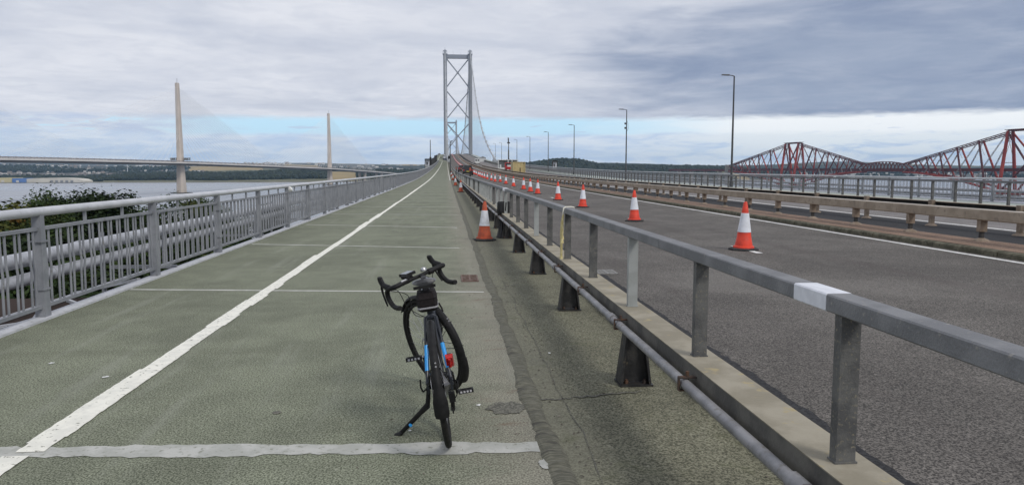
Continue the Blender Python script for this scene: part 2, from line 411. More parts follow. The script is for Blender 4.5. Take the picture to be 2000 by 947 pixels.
m_leafy = M('yellowing_leaves', (0.075,0.075,0.02), (0.045,0.062,0.018), 0.6, rough=0.85, spec=0.12, c3=(0.12,0.065,0.018), s3=0.5, lo3=0.6)
m_bark = M('grey_brown_bark', (0.07,0.055,0.04), (0.11,0.09,0.07), 4, rough=0.9, bump=0.6, bscale=12)
m_bank = M('rough_grass_bank', (0.045,0.06,0.022), (0.085,0.09,0.035), 0.15, rough=0.95, c3=(0.11,0.09,0.05), s3=0.4)
m_rope = M('pale_yellow_rope', (0.55,0.46,0.20), (0.66,0.58,0.32), 40, rough=0.85, bump=0.6, bscale=160)
m_ropew = M('pale_rope', (0.66,0.64,0.56), rough=0.85)
m_tape = M('white_paint_mark', (0.70,0.715,0.76), (0.62,0.635,0.68), 14, rough=0.5)
m_grate = M('rusty_drain_grate', (0.12,0.07,0.055), (0.20,0.15,0.13), 25, rough=0.85, bump=0.4)
m_grate2 = M('bright_worn_grate', (0.30,0.295,0.28), (0.2,0.195,0.185), 22, rough=0.55, metal=0.4)
m_glass = M('dark_window_glass', (0.012,0.014,0.016), rough=0.08, spec=0.6)
m_water = None

def make_water():
    m = bpy.data.materials.new('estuary_water'); m.use_nodes = True
    t = m.node_tree; b = t.nodes['Principled BSDF']; N = NT(t)
    pos = N.new('ShaderNodeNewGeometry').outputs['Position']
    mp = N.new('ShaderNodeMapping'); N.put(mp.inputs[0], pos); mp.inputs['Scale'].default_value = (0.35, 1.0, 1.0)
    big = N.noise(mp.outputs[0], 0.0035, 5, 0.6, 0.4)
    t.links.new(N.mix(N.step(big, 0.4, 0.62), (0.20,0.21,0.235,1), (0.27,0.28,0.305,1)), b.inputs['Base Color'])
    t.links.new(N.step(big, 0.35, 0.65, 0.22, 0.34), b.inputs['Roughness'])
    b.inputs['IOR'].default_value = 1.33; b.inputs['Specular IOR Level'].default_value = 0.5
    bn = N.new('ShaderNodeBump'); bn.inputs['Strength'].default_value = 0.05; bn.inputs['Distance'].default_value = 0.2
    t.links.new(N.noise(pos, 0.35, 5, 0.65), bn.inputs['Height']); t.links.new(bn.outputs[0], b.inputs['Normal'])
    return m
m_water = make_water()
WATER = -44.0
USE_HAZE = True
rnd = random.Random(7)

# ------------------------------------------------------------------ setting: water, far shore, near bank
def G(px, py, z=0.0):
    c, s = math.cos(PITCH), math.sin(PITCH)
    a, b = px - 1000.0, 473.5 - py
    fw = F_PX * c + b * s; up = -F_PX * s + b * c
    return at(px, py, fw * (z - CAM_H) / up)

mb = MB(); S = 60000.0
mb.add([(-S,-2000,WATER),(S,-2000,WATER),(S,S,WATER),(-S,S,WATER)], [(0,1,2,3)])
structure(mb.build('water', m_water))

def sstep(a, b, x):
    t = max(0.0, min(1.0, (x-a)/(b-a))); return t*t*(3-2*t)
def tab(T, x):
    if x <= T[0][0]: return T[0][1]
    for (a, b), (c, d) in zip(T, T[1:]):
        if x <= c: return b + (d-b)*(x-a)/(c-a)
    return T[-1][1]

# far shore: skyline rows of the photograph turned into heights of land at their own distances
SHORE = [(-300,2520),(0,2520),(300,2560),(560,2620),(760,2760),(900,3000),(1080,2500),(1250,2700),(1420,2450),(1520,3600),(1700,3900),(2300,4000)]
NEARH = [(-300,5),(0,5),(170,6),(250,12),(400,16),(500,16),(560,26),(640,30),(700,24),(800,22),(900,24),(1060,66),(1100,76),(1130,70),(1170,54),(1250,48),(1330,44),(1400,40),(1460,30),(1550,18),(1700,16),(2300,16)]
MIDH = [(-300,74),(0,84),(120,72),(300,66),(400,78),(470,92),(560,96),(640,84),(760,74),(900,72),(1080,66),(1180,86),(1300,70),(1400,66),(1480,80),(1560,92),(1640,96),(1720,88),(1800,78),(1900,70),(2300,70)]
FARH = [(-300,150),(0,150),(60,165),(140,138),(300,120),(430,136),(520,146),(600,150),(700,138),(800,126),(900,120),(1100,130),(1180,158),(1260,140),(1380,100),(1500,128),(1600,170),(1660,178),(1740,140),(1850,100),(1940,112),(2300,110)]
def land_h(px, D, x, y):
    ds = tab(SHORE, px)
    if D < ds: return WATER - 3.0
    n = mnoise.noise(Vector((x*0.0011, y*0.0011, 1.7)))
    n2 = mnoise.noise(Vector((x*0.0046, y*0.0046, 5.1)))
    n3 = mnoise.noise(Vector((x*0.016, y*0.016, 9.3)))
    a = tab(NEARH, px)*sstep(ds+60, ds+700, D)
    b = tab(MIDH, px)*sstep(ds+700, 6400, D)
    c = tab(FARH, px)*0.80*sstep(6600, 9000, D)
    h = max(a, b, c) + min(1.0, (D-ds)/500)*(n*9 + n2*5 + n3*1.8)
    return WATER + 1.2 + max(0.0, min(1.0, (D-ds)/140))*1.2 + max(0, h)
m_wood = M('far_woodland', (0.016,0.024,0.019), (0.026,0.036,0.024), 0.012, rough=0.95, c3=(0.045,0.055,0.028), s3=0.035, lo3=0.56)
m_fieldy = M('far_stubble_field', (0.33,0.245,0.115), (0.26,0.20,0.10), 0.004, rough=0.95)
m_fieldg = M('far_pasture', (0.10,0.10,0.055), (0.135,0.13,0.075), 0.004, rough=0.95)
m_town = M('far_town_ground', (0.055,0.058,0.05), (0.12,0.115,0.105), 0.02, lo=0.5, hi=0.66, rough=0.95, c3=(0.27,0.25,0.23), s3=0.05, lo3=0.62, hi3=0.68)
m_mud = M('foreshore', (0.10,0.095,0.07), (0.16,0.15,0.105), 0.01, rough=0.95)
def cover(px, D, x, y, h):
    """land cover of a patch: 0 wood 1 stubble 2 pasture 3 town 4 foreshore"""
    ds = tab(SHORE, px)
    if D < ds + 110: return 4
    cell = mnoise.noise(Vector((math.floor(x/230 + 0.35*math.sin(y/310))*3.17, math.floor(y/330 + 0.4*math.sin(x/260))*2.71, 0.4)))
    wood = mnoise.noise(Vector((x*0.0016, y*0.0016, 2.2)))
    if 372 < px < 512 and 4850 < D < 5700: return 1
    if 400 < px < 585 and 3900 < D < 5000: return 2
    if 560 < px < 620 and 4700 < D < 5600: return 1
    if 645 < px < 700 and D < ds+900: return 1
    if 200 < px < 860 and D < ds + 760: return 0 if D > ds + 240 else 2
    if px <= 250 and D > ds+200: return 3 if wood < 0.16 else 0
    if D > 8200: return 0 if wood > 0.10 else (2 if cell > -0.12 else 1)
    if D > ds + 1700 and px < 820: return 3 if wood < 0.02 else 0
    if px > 1460: return 3 if (wood < -0.02 and D < ds+1500) else (0 if wood > -0.12 else 2)
    if 1040 < px < 1300 and D < ds+1300: return 0
    return 0 if wood > -0.12 else (2 if cell > -0.1 else 1)
def far_shore():
    NA, pxs = 330, []
    A0, A1 = math.atan(-1350/F_PX), math.atan(1350/F_PX)
    Ds = [2380 + 26*i for i in range(60)]
    while Ds[-1] < 13500: Ds.append(Ds[-1]*1.035)
    mbs = MB(); P = {}
    for i in range(NA+1):
        a = A0 + (A1-A0)*i/NA; px = 1000 + F_PX*math.tan(a)
        for j, D in enumerate(Ds):
            p = RIGHT*(D*math.tan(a)) + FWD*D
            mbs.v.append((p.x, p.y, land_h(px, D, p.x, p.y)))
    nD = len(Ds); cov = []
    for i in range(NA):
        px = 1000 + F_PX*math.tan(A0 + (A1-A0)*(i+0.5)/NA)
        for j in range(nD-1):
            q = (i*nD+j, (i+1)*nD+j, (i+1)*nD+j+1, i*nD+j+1)
            if max(mbs.v[k][2] for k in q) < WATER - 1: continue
            c = mbs.v[q[0]]
            mbs.f.append(q); mbs.mi.append(cover(px, (Ds[j]+Ds[j+1])/2, c[0], c[1], c[2])); cov.append((px, Ds[j], q, mbs.mi[-1]))
    V = mbs.v
    structure(mbs.build('far_shore_terrain', [m_wood, m_fieldy, m_fieldg, m_town, m_mud]))
    # woods: clumped crowns standing on the wooded patches; houses: small gabled boxes on the town patches
    wb, hb, r = MB(), MB(), random.Random(3)
    for (px, D, q, k) in cov:
        if px < -30 or px > 2060: continue
        c = [sum(V[i][n] for i in q)/4 for n in range(3)]
        area = abs((V[q[1]][0]-V[q[0]][0])*(V[q[3]][1]-V[q[0]][1]))
        if k == 0 and D < 5200 and not (372 < px < 600 and D > 4600):
            n = min(3, 1 + int(area/1400))
            for _ in range(n):
                x = c[0] + r.uniform(-.5,.5)*abs(V[q[1]][0]-V[q[0]][0]); y = c[1] + r.uniform(-.5,.5)*abs(V[q[2]][1]-V[q[1]][1])
                R = r.uniform(5, 10)*(1 + D/9000); zc = c[2] + R*0.4
                ring = []
                o = len(wb.v)
                for (rr, zz) in ((0.75,-0.5),(1.0,0.2),(0.62,0.85)):
                    for kk in range(5):
                        th = kk*1.2566 + rr*3 + r.uniform(-.25,.25); e = r.uniform(.8,1.2)
                        ring.append((x + R*rr*e*math.cos(th), y + R*rr*e*math.sin(th), zc + R*zz*r.uniform(.8,1.15)))
                ring.append((x, y, zc + R*r.uniform(1.0,1.3)))
                fs = []
                for a in range(2):
                    for kk in range(5): fs.append((a*5+kk, a*5+(kk+1)%5, a*5+5+(kk+1)%5, a*5+5+kk))
                for kk in range(5): fs.append((10+kk, 10+(kk+1)%5, 15))
                wb.add(ring, fs)
        if k == 3 and D < 8000 and r.random() < (0.34 if D < 5000 else 0.22):
            w, d, h = r.uniform(7, 22)*(D/4500+.4), r.uniform(8, 14), r.uniform(6, 10)*(D/7000+.5)
            a = r.uniform(0, 3.14); m = Matrix.Translation((c[0], c[1], c[2]-1)) @ Matrix.Rotation(a, 4, 'Z')
            hb.cur = r.choice((0, 0, 1))
            hb.box(-w/2, w/2, -d/2, d/2, 0, h, m)
            hb.cur = 2
            hb.prism([m @ Vector((-w/2,-d/2,h)), m @ Vector((-w/2,d/2,h)), m @ Vector((-w/2,0,h+3.5))], [m @ Vector((w/2,-d/2,h)), m @ Vector((w/2,d/2,h)), m @ Vector((w/2,0,h+3.5))])
    o = wb.build('far_woods', m_wood, smooth=True, kind='stuff'); tag(o, 'dark distant woods massed along the far shore', 'woods')
    mw = M('far_white_walls', (0.62,0.60,0.56)); mw2 = M('far_brown_walls', (0.30,0.25,0.21)); mr = M('far_roofs', (0.13,0.115,0.11))
    o = hb.build('far_town', [mw, mw2, mr], kind='stuff'); tag(o, 'specks of a distant town across the water', 'town')
far_shore()

def land_z(px, D):
    p = RIGHT*((px-1000)/F_PX*D) + FWD*D
    return land_h(px, D, p.x, p.y)
# waterside sheds on the far shore
m_shed = M('pale_shed_cladding', (0.60,0.57,0.50), (0.52,0.49,0.43), 0.02, rough=0.7)
m_shedb = M('blue_shed_cladding', (0.10,0.19,0.42), (0.14,0.24,0.46), 0.02, rough=0.7)
m_shedc = M('cream_shed_cladding', (0.52,0.46,0.27), rough=0.7)
def shed(px0, px1, ytop, D, mat, label, curved=False, stripe=None):
    a, b = at(px0, 354, D), at(px1, 354, D); top = at(px0, ytop, D).z; base = WATER + 1.5
    t = thing('waterside_shed', label, 'shed', (a.x, a.y, base))
    d = (b-a); d.z = 0; L = d.length; d.normalize(); nrm = Vector((-d.y, d.x, 0)); H = top-base
    s = MB(); n = 14
    f, bk = [], []
    for i in range(n+1):
        u = i/n; h = H*(1.0 if not curved else (0.35 + 0.65*min(1, math.sin(math.pi*min(1.0, 0.06+u*0.97))**0.28)))
        f.append((d*(u*L), h)); 
    front = [p for p, _ in f] + [p + Vector((0,0,h)) for p, h in reversed(f)]
    s.prism(front, [p + nrm*60 for p in front]); s.build('walls', mat, t)
    if stripe:
        k = MB()
        for i in range(5): 
            q = d*(L*(0.42+0.09*i)); m = Matrix(((d.x,nrm.x,0,q.x),(d.y,nrm.y,0,q.y),(0,0,1,0),(0,0,0,1)))
            k = MB(); k.box(0, L*0.05, -1.0, -0.2, 0.5, H*0.45, m); k.build('door', stripe, t)
    else:
        m = Matrix(((d.x,nrm.x,0,d.x*L*.3),(d.y,nrm.y,0,d.y*L*.3),(0,0,1,0),(0,0,0,1)))
        k = MB(); k.box(0, L*0.2, -1.0, -0.2, 0.5, H*0.5, m); k.build('door', m_shed, t)
m_shdoor = M('grey_shed_door', (0.24,0.25,0.27))
shed(52, 162, 347.5, 2535, m_shed, 'long pale waterside shed with curved roof on the far shore', True, m_shdoor)
shed(24, 50, 348.5, 2530, m_shedb, 'blue shed beside the long pale shed on the far shore', stripe=None)
shed(-6, 23, 347.5, 2532, m_shedc, 'cream shed at the left edge on the far shore')
# wind turbine between the town and the deck of the cable-stayed bridge
p = at(249, 334, 4300); t = thing('wind_turbine', 'white wind turbine in front of the distant town', 'wind turbine', p)
MB().tube([(0,0,-12),(0,0,32)], [1.6,1.0], 10).build('tower', m_stay, t)
for k in range(3):
    a = 0.35 + k*2.094; MB().tube([(0,-2,32),(21*math.sin(a),-2,32+21*math.cos(a))], [1.1,0.25], 6).build('blade', m_stay, t)
MB().box(-1.4,1.4,-2.6,3,30.8,33.4).build('nacelle', m_stay, t)
# channel buoys
for (bx, by, lb) in ((199,365,'dark channel buoy floating on the water left of the pale tower'), (218,363,'smaller distant buoy floating just right of the dark buoy')):
    p = G(bx, by, WATER); b = MB(); b.lathe([(1.6,-.5),(1.8,.6),(1.2,1.0),(0.35,1.2),(0.3,4.2),(0.7,4.3),(0.1,5.6)], 10)
    tag(b.build('channel_buoy', m_dark, None, True, p), lb, 'buoy')

# near bank under the bridge
def bank_h(x, y):
    n = mnoise.noise(Vector((x*0.02, y*0.02, 0)))*1.6
    return -20.5 + n - 26*sstep(120, 235, y + 0.25*x) - 4.0*sstep(-40, 60, x)
mb = MB(); nx, ny = 60, 50
for j in range(ny+1):
    for i in range(nx+1):
        x, y = -320 + 420*i/nx, -120 + 420*j/ny
        mb.v.append((x, y, bank_h(x, y)))
for j in range(ny):
    for i in range(nx):
        a = j*(nx+1)+i; mb.f.append((a, a+1, a+nx+2, a+nx+1)); mb.mi.append(0)
structure(mb.build('ground', m_bank, smooth=True))

# ------------------------------------------------------------------ bridge deck surfaces
UF = lambda v: -2.9*sstep(425, 475, v)                # the footway steps out past the tower legs
V0 = -16.0
girder = MB()
girder.sweep([(-4.34,-0.03),(26.2,-0.03),(26.2,-0.5),(22,-2.6),(0,-2.6),(-4.34,-0.5)], VL(V0, 430, 12), Z)
girder.sweep([(0.9,-0.03),(22.1,-0.03),(22.1,-3.2),(0.9,-3.2)], VL(430, 2000, 12), Z)
girder.sweep([(-7.2,-0.03),(-2.3,-0.03),(-2.3,-0.7),(-7.2,-0.7)], VL(430, 2000, 12), Z)
structure(girder.build('bridge_deck', m_dark))
path = structure(MB().sheet(-4.30, 0.56, VL(V0, 1300), Z, 0.0, UF).build('footway', m_path))
structure(MB().sheet(0.56, 1.95, VL(V0, 430), Z, -0.006).build('deck_strip', m_strip))
road = MB(); road.sheet(1.74, 9.0, VL(V0, 1900), Z, 0.12); road.sheet(1.74, 1.74001, VL(V0, 430), Z, -0.02, z1=0.12)
road = structure(road.build('road', m_road))
md = MB(); md.sheet(9.16, 10.20, VL(V0, 1900), Z, 0.22); median_o = structure(md.build('median_verge', m_brown))
md = MB(); md.sheet(10.20, 10.32, VL(V0, 1900), Z, 0.215, z1=0.13); structure(md.build('median_edge_strip', m_kerbw))
md = MB(); md.sheet(10.32, 12.95, VL(V0, 1900), Z, 0.126); structure(md.build('median_gutter', m_black))
structure(MB().sheet(12.95, 19.85, VL(V0, 1900), Z, 0.12).build('opposite_road', m_road2))
structure(MB().sheet(20.15, 26.15, VL(V0, 1300), Z, 0.0).build('opposite_footway', m_farpath))

# kerb stones along the median, each one a stone
stones = []
for k in range(4):
    s = MB(); r = random.Random(k); e = 0.012
    L = 0.9 - 0.014; z0, z1 = 0.08, 0.215 + r.uniform(-.004,.004)
    sec = [(9.02,z0),(9.17,z0),(9.17,z1),(9.045,z1),(9.02,z1-0.025)]
    s.prism([(u, 0, z) for u, z in sec], [(u, L, z + r.uniform(-.003,.003)) for u, z in sec])
    stones.append(s.mesh('kerb_stone', m_kerb))
v = 6.0; k = 0
while v < 105:
    o = ob('kerb_stone', stones[(k*7) % 4], median_o, (rnd.uniform(-.006,.006), v, Z(v))); v += 0.9; k += 1
md = MB(); md.sweep([(9.02,0.08),(9.17,0.08),(9.17,0.213),(9.045,0.213),(9.02,0.19)], VL(v, 1900), Z); md.sweep([(9.02,0.08),(9.17,0.08),(9.17,0.213),(9.045,0.213),(9.02,0.19)], [V0, 5.99], Z)
md.build('kerb_run', m_kerb, median_o, kind='stuff')

# markings: dividing line with flaked edges, transverse joint bands, lane paint
def ragged(u0, u1, va, vb, zf, z, uf, seed, stepv=0.045, jit=0.0035, jump=0.030):
    r = random.Random(seed); s = MB(); v = va; L = R = 0.0; rows = []
    while v < vb:
        st = stepv if v < 40 else (1.2 if v < 120 else 8.0)
        j = jit if v < 60 else 0.0
        if r.random() < 0.05: L = r.uniform(-jump, jump); rows.append((u0 + L, u1 + R, v - st*.9))
        if r.random() < 0.05: R = r.uniform(-jump, jump)*.6; rows.append((u0 + L, u1 + R, v - st*.8))
        if v > 60: L = R = 0
        rows.append((u0 + L + r.uniform(-j, j), u1 + R + r.uniform(-j, j), v)); v += st
    vs = []; fs = []
    for (a, b, vv) in rows:
        du = uf(vv) if uf else 0
        vs += [(a+du, vv, zf(vv)+z), (b+du, vv, zf(vv)+z)]
    for i in range(len(rows)-1): fs.append((2*i, 2*i+1, 2*i+3, 2*i+2))
    return s.add(vs, fs)
ln = ragged(-2.425, -2.275, V0, 4.13, Z, 0.006, None, 3)
ln2 = ragged(-2.375, -2.225, 4.17, 1200, Z, 0.006, UF, 5); ln.add(ln2.v, ln2.f)
structure(ln.build('footway_dividing_line', m_white))
ln = ragged(0.42, 0.50, 95, 425, Z, 0.006, None, 8, jit=0.01); structure(ln.build('footway_edge_line', m_white))
jb = [((-690,891),(1052,873),0.17), ((255,565.5),(945,570.5),0.085), ((492,477),(897,484.5),0.11), ((598,439),(893,444.5),0.12)]
for k, (a, b, w) in enumerate(jb):
    A, B = G(*a), G(*b); r = random.Random(k+40); n = 96 if k == 0 else 30; vs = []; fs = []; wl = w
    for i in range(n+1):
        q = A.lerp(B, i/n); jt = 0.014 if k == 0 else 0.005
        if r.random() < .1: wl = w*r.uniform(.85,1.12)
        vs += [(q.x, q.y - wl/2 + r.uniform(-jt,jt), 0.0035), (q.x, q.y + wl/2 + r.uniform(-jt,jt), 0.0035)]
    for i in range(n): fs.append((2*i, 2*i+2, 2*i+3, 2*i+1))
    structure(MB().add(vs, fs).build('joint_band', m_joint if k == 0 else m_joint2))
v = 26.0
while v < 330:
    s = MB(); n = 8; vs = []; fs = []
    for i in range(n+1):
        u = -4.1 + 4.5*i/n; vv = v + 0.45 - 0.9*i/n
        vs += [(u, vv-0.055*max(1, v/45), Z(vv)+0.0035), (u, vv+0.055*max(1, v/45), Z(vv)+0.0035)]
    for i in range(n): fs.append((2*i, 2*i+2, 2*i+3, 2*i+1))
    structure(s.add(vs, fs).build('joint_band', m_joint2)); v += 5.3
# rucked mastic lap along the footway edge
vs = []; fs = []; r = random.Random(11); rows = 0; v = V0; NU = 6
while v < 130:
    st = 0.045 if v < 18 else (0.25 if v < 50 else 4.0)
    ruck = (mnoise.noise(Vector((0, v*7.0, 0.3)))*0.014 + mnoise.noise(Vector((3, v*19.0, 1)))*0.007)
    cu = 0.565 + 0.035*mnoise.noise(Vector((v*0.5, 2.0, 0))); w = 0.066 + 0.025*mnoise.noise(Vector((v*1.7, 7.0, 0))) + r.uniform(-.008,.008)
    for k in range(NU+1):
        t = k/NU; hh = math.sin(math.pi*t)**0.6
        vs.append((cu - w + 2*w*t, v + 0.05*t, Z(v) - 0.004 + hh*(0.018 + ruck + 0.006*mnoise.noise(Vector((t*4, v*9, 4)))))); 
    rows += 1; v += st
for i in range(rows-1):
    for k in range(NU):
        a = i*(NU+1)+k; fs.append((a, a+1, a+NU+2, a+NU+1))
structure(MB().add(vs, fs).build('mastic_lap_strip', m_lap))
def patch(name, c, rx, ry, mat, z=0.0045, seed=0, n=22, rag=0.22):
    r = random.Random(seed); vs = [(c[0], c[1], Z(c[1])+z)]
    for k in range(n):
        th = 6.2832*k/n; e = 1 + r.uniform(-rag, rag)
        vs.append((c[0]+rx*e*math.cos(th), c[1]+ry*e*math.sin(th), Z(c[1])+z))
    return structure(MB().add(vs, [(0, 1+k, 1+(k+1) % n) for k in range(n)]).build(name, mat))
patch('damp_patch', G(990, 797), 0.125, 0.13, m_damp, seed=1, n=34, rag=0.16)
patch('worn_patch', G(1068, 906), 0.045, 0.06, m_joint, seed=2)
patch('oil_spot', G(541, 806), 0.028, 0.03, m_damp, seed=3, rag=0.15)
patch('droppings', G(878, 853), 0.012, 0.012, m_lane, z=0.006, seed=5, n=8)
for k, (a, b) in enumerate(((890,446),(892,461),(893,472),(205,737),(100,710),(935,792),(1073,690),(800,842))):
    patch('droppings', G(a, b), rnd.uniform(.008,.022), rnd.uniform(.01,.03), m_lane, z=0.006, seed=20+k, n=9, rag=0.4)
# cracks across the deck strip
for k, (a, b) in enumerate((((1035,782),(1255,764)), ((985,512),(1060,505)), ((962,560),(1010,556)))):
    A, B = G(*a), G(*b); vs = []; fs = []; n = 26; r = random.Random(k+70)
    for i in range(n+1):
        q = A.lerp(B, i/n); y = q.y + r.uniform(-.02,.02); w = r.uniform(.006,.018)
        vs += [(q.x, y-w, 0.0), (q.x, y+w, 0.0)]
    for i in range(n): fs.append((2*i, 2*i+2, 2*i+3, 2*i+1))
    structure(MB().add(vs, fs).build('deck_crack', m_damp))
vs = []; fs = []; r = random.Random(81); n = 90
for i in range(n+1):
    y = 3.4 + i*0.09; x = 0.78 + 0.06*mnoise.noise(Vector((y*1.3, 0, 0))) + r.uniform(-.006,.006); w = r.uniform(.001,.004)
    vs += [(x-w, y, 0.0), (x+w, y, 0.0)]
for i in range(n): fs.append((2*i, 2*i+1, 2*i+3, 2*i+2))
structure(MB().add(vs, fs).build('deck_crack', m_damp))
lit = MB(); r = random.Random(91)
for k in range(420):
    y = 2.6 + 16*r.random()**1.6; x = (0.66 + abs(r.gauss(0, .16))) if r.random() < .55 else (r.uniform(-.5, .46) if r.random() < .6 else r.uniform(.7, 1.7))
    a = r.uniform(0, 6.28); L, w = r.uniform(.004, .016), r.uniform(.002, .007); z = 0.0 if x > .56 else .001
    c, d = math.cos(a), math.sin(a)
    lit.prism([(x-L*c-w*d, y-L*d+w*c, z), (x-L*c+w*d, y-L*d-w*c, z), (x+L*c, y+L*d, z)], [(x-L*c*.6, y-L*d*.6, z+.004), (x-L*c*.2, y-L*d*.2, z+.005), (x+L*c*.5, y+L*d*.5, z+.003)])
tag(lit.build('grit_litter', M('dark_grit', (0.06,0.05,0.04), (0.22,0.20,0.17), 40, rough=0.9), kind='stuff'), 'scattered grit and leaf scraps beside the mastic lap', 'grit')
# carriageway paint
ln = ragged(8.70, 8.82, V0, 900, Z, 0.126, None, 21, stepv=0.4, jit=0.008, jump=0.02); structure(ln.build('road_edge_line', m_lane))
ln = ragged(13.15, 13.3, V0, 900, Z, 0.126, None, 22, stepv=0.4, jit=0.008, jump=0.0); structure(ln.build('opposite_edge_line', m_lane))
v = 12.35
dash = MB()
for k in range(40):
    dash.cur = 0; q = ragged(5.29, 5.39, v, v+ (1.15 if k == 0 else 1.0), Z, 0.126, None, 200+k, stepv=0.15, jit=0.008); dash.add(q.v, q.f); v += 8.2
structure(dash.build('lane_dashes', m_lane))
dash = MB(); v = 9.0
for k in range(30):
    q = ragged(16.5, 16.62, v, v+2.0, Z, 0.126, None, 300+k, stepv=0.5); dash.add(q.v, q.f); v += 8
structure(dash.build('opposite_lane_dashes', m_lane))
# dark sealant seam at the road edge against the parapet beam
structure(ragged(1.745, 2.125, V0, 200, Z, 0.1245, None, 61, stepv=0.06, jit=0.014, jump=0.03).build('road_edge_sealant', m_black))

# drain grates
def grate(c, sx, sy, n, mat, label, z):
    t = thing('drain_grate', label, 'drain grate', (c[0], c[1], Z(c[1])+z))
    f = MB(); w = 0.02
    f.box(-sx/2, sx/2, -sy/2, -sy/2+w, 0, .012); f.box(-sx/2, sx/2, sy/2-w, sy/2, 0, .012); f.box(-sx/2, -sx/2+w, -sy/2+w, sy/2-w, 0, .012); f.box(sx/2-w, sx/2, -sy/2+w, sy/2-w, 0, .012)
    f.build('frame', mat, t)
    MB().box(-sx/2+w, sx/2-w, -sy/2+w, sy/2-w, 0.0, 0.003).build('pit', m_damp, t)
    bar = MB(); bar.box(-sx/2+w, sx/2-w, -.014, .014, 0.004, .0105); bm_ = bar.mesh('grate_bar', mat)
    for i in range(n):
        y = -sy/2 + w + (sy-2*w)*(i+.5)/n; ob('grate_bar', bm_, t, (0, y, 0))
    MB().box(-.012, .012, -sy/2+w, sy/2-w, 0.0035, .0115).build('centre_bar', mat, t)
grate(G(917, 544), 0.24, 0.62, 7, m_grate, 'rusty red-brown drain grate in the green footway by the mastic lap', 0.001)
grate(G(1183, 532, 0.12), 0.27, 0.42, 6, m_grate2, 'worn pale metal drain grate in the asphalt behind the parapet', 0.122)

# ------------------------------------------------------------------ footway railing (left, beside the path)
RU = -4.22
def railing_meshes():
    g = {}
    p = MB(); 
    p.prism([(-.050,-.062,0),(.050,-.062,0),(.050,.062,0),(-.050,.062,0)], [(-.045,-.038,1.08),(.045,-.038,1.08),(.045,.038,1.08),(-.045,.038,1.08)])
    g['post'] = p.mesh('post', m_rail)
    c = MB(); c.box(-.060,.060,-.066,.066,0,.016); g['band'] = c.mesh('clip_band', m_rail)
    b = MB(); b.tube([(0,0,.14),(0.002,0,.40),(0.012,0,.52),(0.002,0,.64),(0,0,.92)], .0125, 8); g['bar'] = b.mesh('bar', m_rail, True)
    s = MB(); s.box(-.012,.012,-.022,.022,.955,1.075); g['strut'] = s.mesh('strut', m_rail)
    f = MB(); f.box(-.09,.09,-.10,.10,0.0,0.014); g['foot'] = f.mesh('foot_plate', m_kerbw)
    return g
RM = railing_meshes()
rl = thing('footway_railing', 'grey-blue steel railing with paired bars along the left of the footway', 'railing', (RU, 0, 0))
vend = 425.0
tr = MB(); n = 12; tr.sweep([(0.056*math.cos(6.2832*k/n), 1.112 + 0.048*math.sin(6.2832*k/n)) for k in range(n)], VL(V0, vend, 2.8), Z, cap=True)
tr.build('top_rail', m_railw, rl, True)
s = MB(); s.sweep([(-.02,.92),(.02,.92),(.02,.955),(-.02,.955)], VL(V0, vend, 2.8), Z); s.build('second_rail', m_rail, rl)
s = MB(); s.sweep([(-.028,.11),(.028,.11),(.028,.145),(-.028,.145)], VL(V0, vend, 2.8), Z); s.build('bottom_rail', m_rail, rl)
s = MB(); s.sweep([(-.07,-.02),(.10,-.02),(.10,.022),(-.07,.022)], VL(V0, vend, 2.8), Z); s.build('deck_edge_upstand', m_kerbw, rl)
v = 8.07 - 3.02*7; nb = 0; farbars = MB(); k = 0
while v < vend:
    if v > V0:
        zz = Z(v)
        po = ob('post', RM['post'], rl, (0, v, zz)); po.rotation_euler = (0,0,0)
        if v < 90: ob('foot_plate', RM['foot'], rl, (0, v, zz + .0005))
        if k % 2 == 1 and v < 60: ob('clip_band', RM['band'], po, (0, 0, .30)); ob('clip_band', RM['band'], po, (0, 0, .80))
        for f in (1/3, 2/3):
            if v < 110: ob('strut', RM['strut'], rl, (0, v + 3.02*f, Z(v+3.02*f)))
        for i in range(12):
            c = v + 0.150 + (3.02-0.30)*i/11
            for d in (-.040, .040):
                if 1.5 < v and nb < 300: ob('bar', RM['bar'], rl, (0, c+d, Z(c+d))); nb += 1
                elif v < 200: farbars.tube([(0,c+d,Z(c)+.14),(0,c+d,Z(c)+.92)], .0135 if v < 130 else .02, 4 if v > 60 else 6, cap=False)
                elif d > 0: farbars.tube([(0,c,Z(c)+.14),(0,c,Z(c)+.92)], .035, 4, cap=False)
    v += 3.02; k += 1
farbars.build('bars', m_rail, rl, kind='stuff')
# little white lamp clipped to the railing
t = thing('railing_lamp', 'small white lamp clipped to the second rail of the left railing', 'lamp', (RU+0.03, 20.2, 0.99))
h = MB(); h.lathe([(.0,0),(.05,.01),(.075,.06),(.07,.10),(.02,.12)], 12, m=Matrix.Rotation(0.9, 4, 'Y')); h.build('head', m_lane, t, True)
MB().tube([(0,0,0),(-.02,0,-.10),(-.03,0,-.2)], .012, 6).build('cable', m_lane, t)
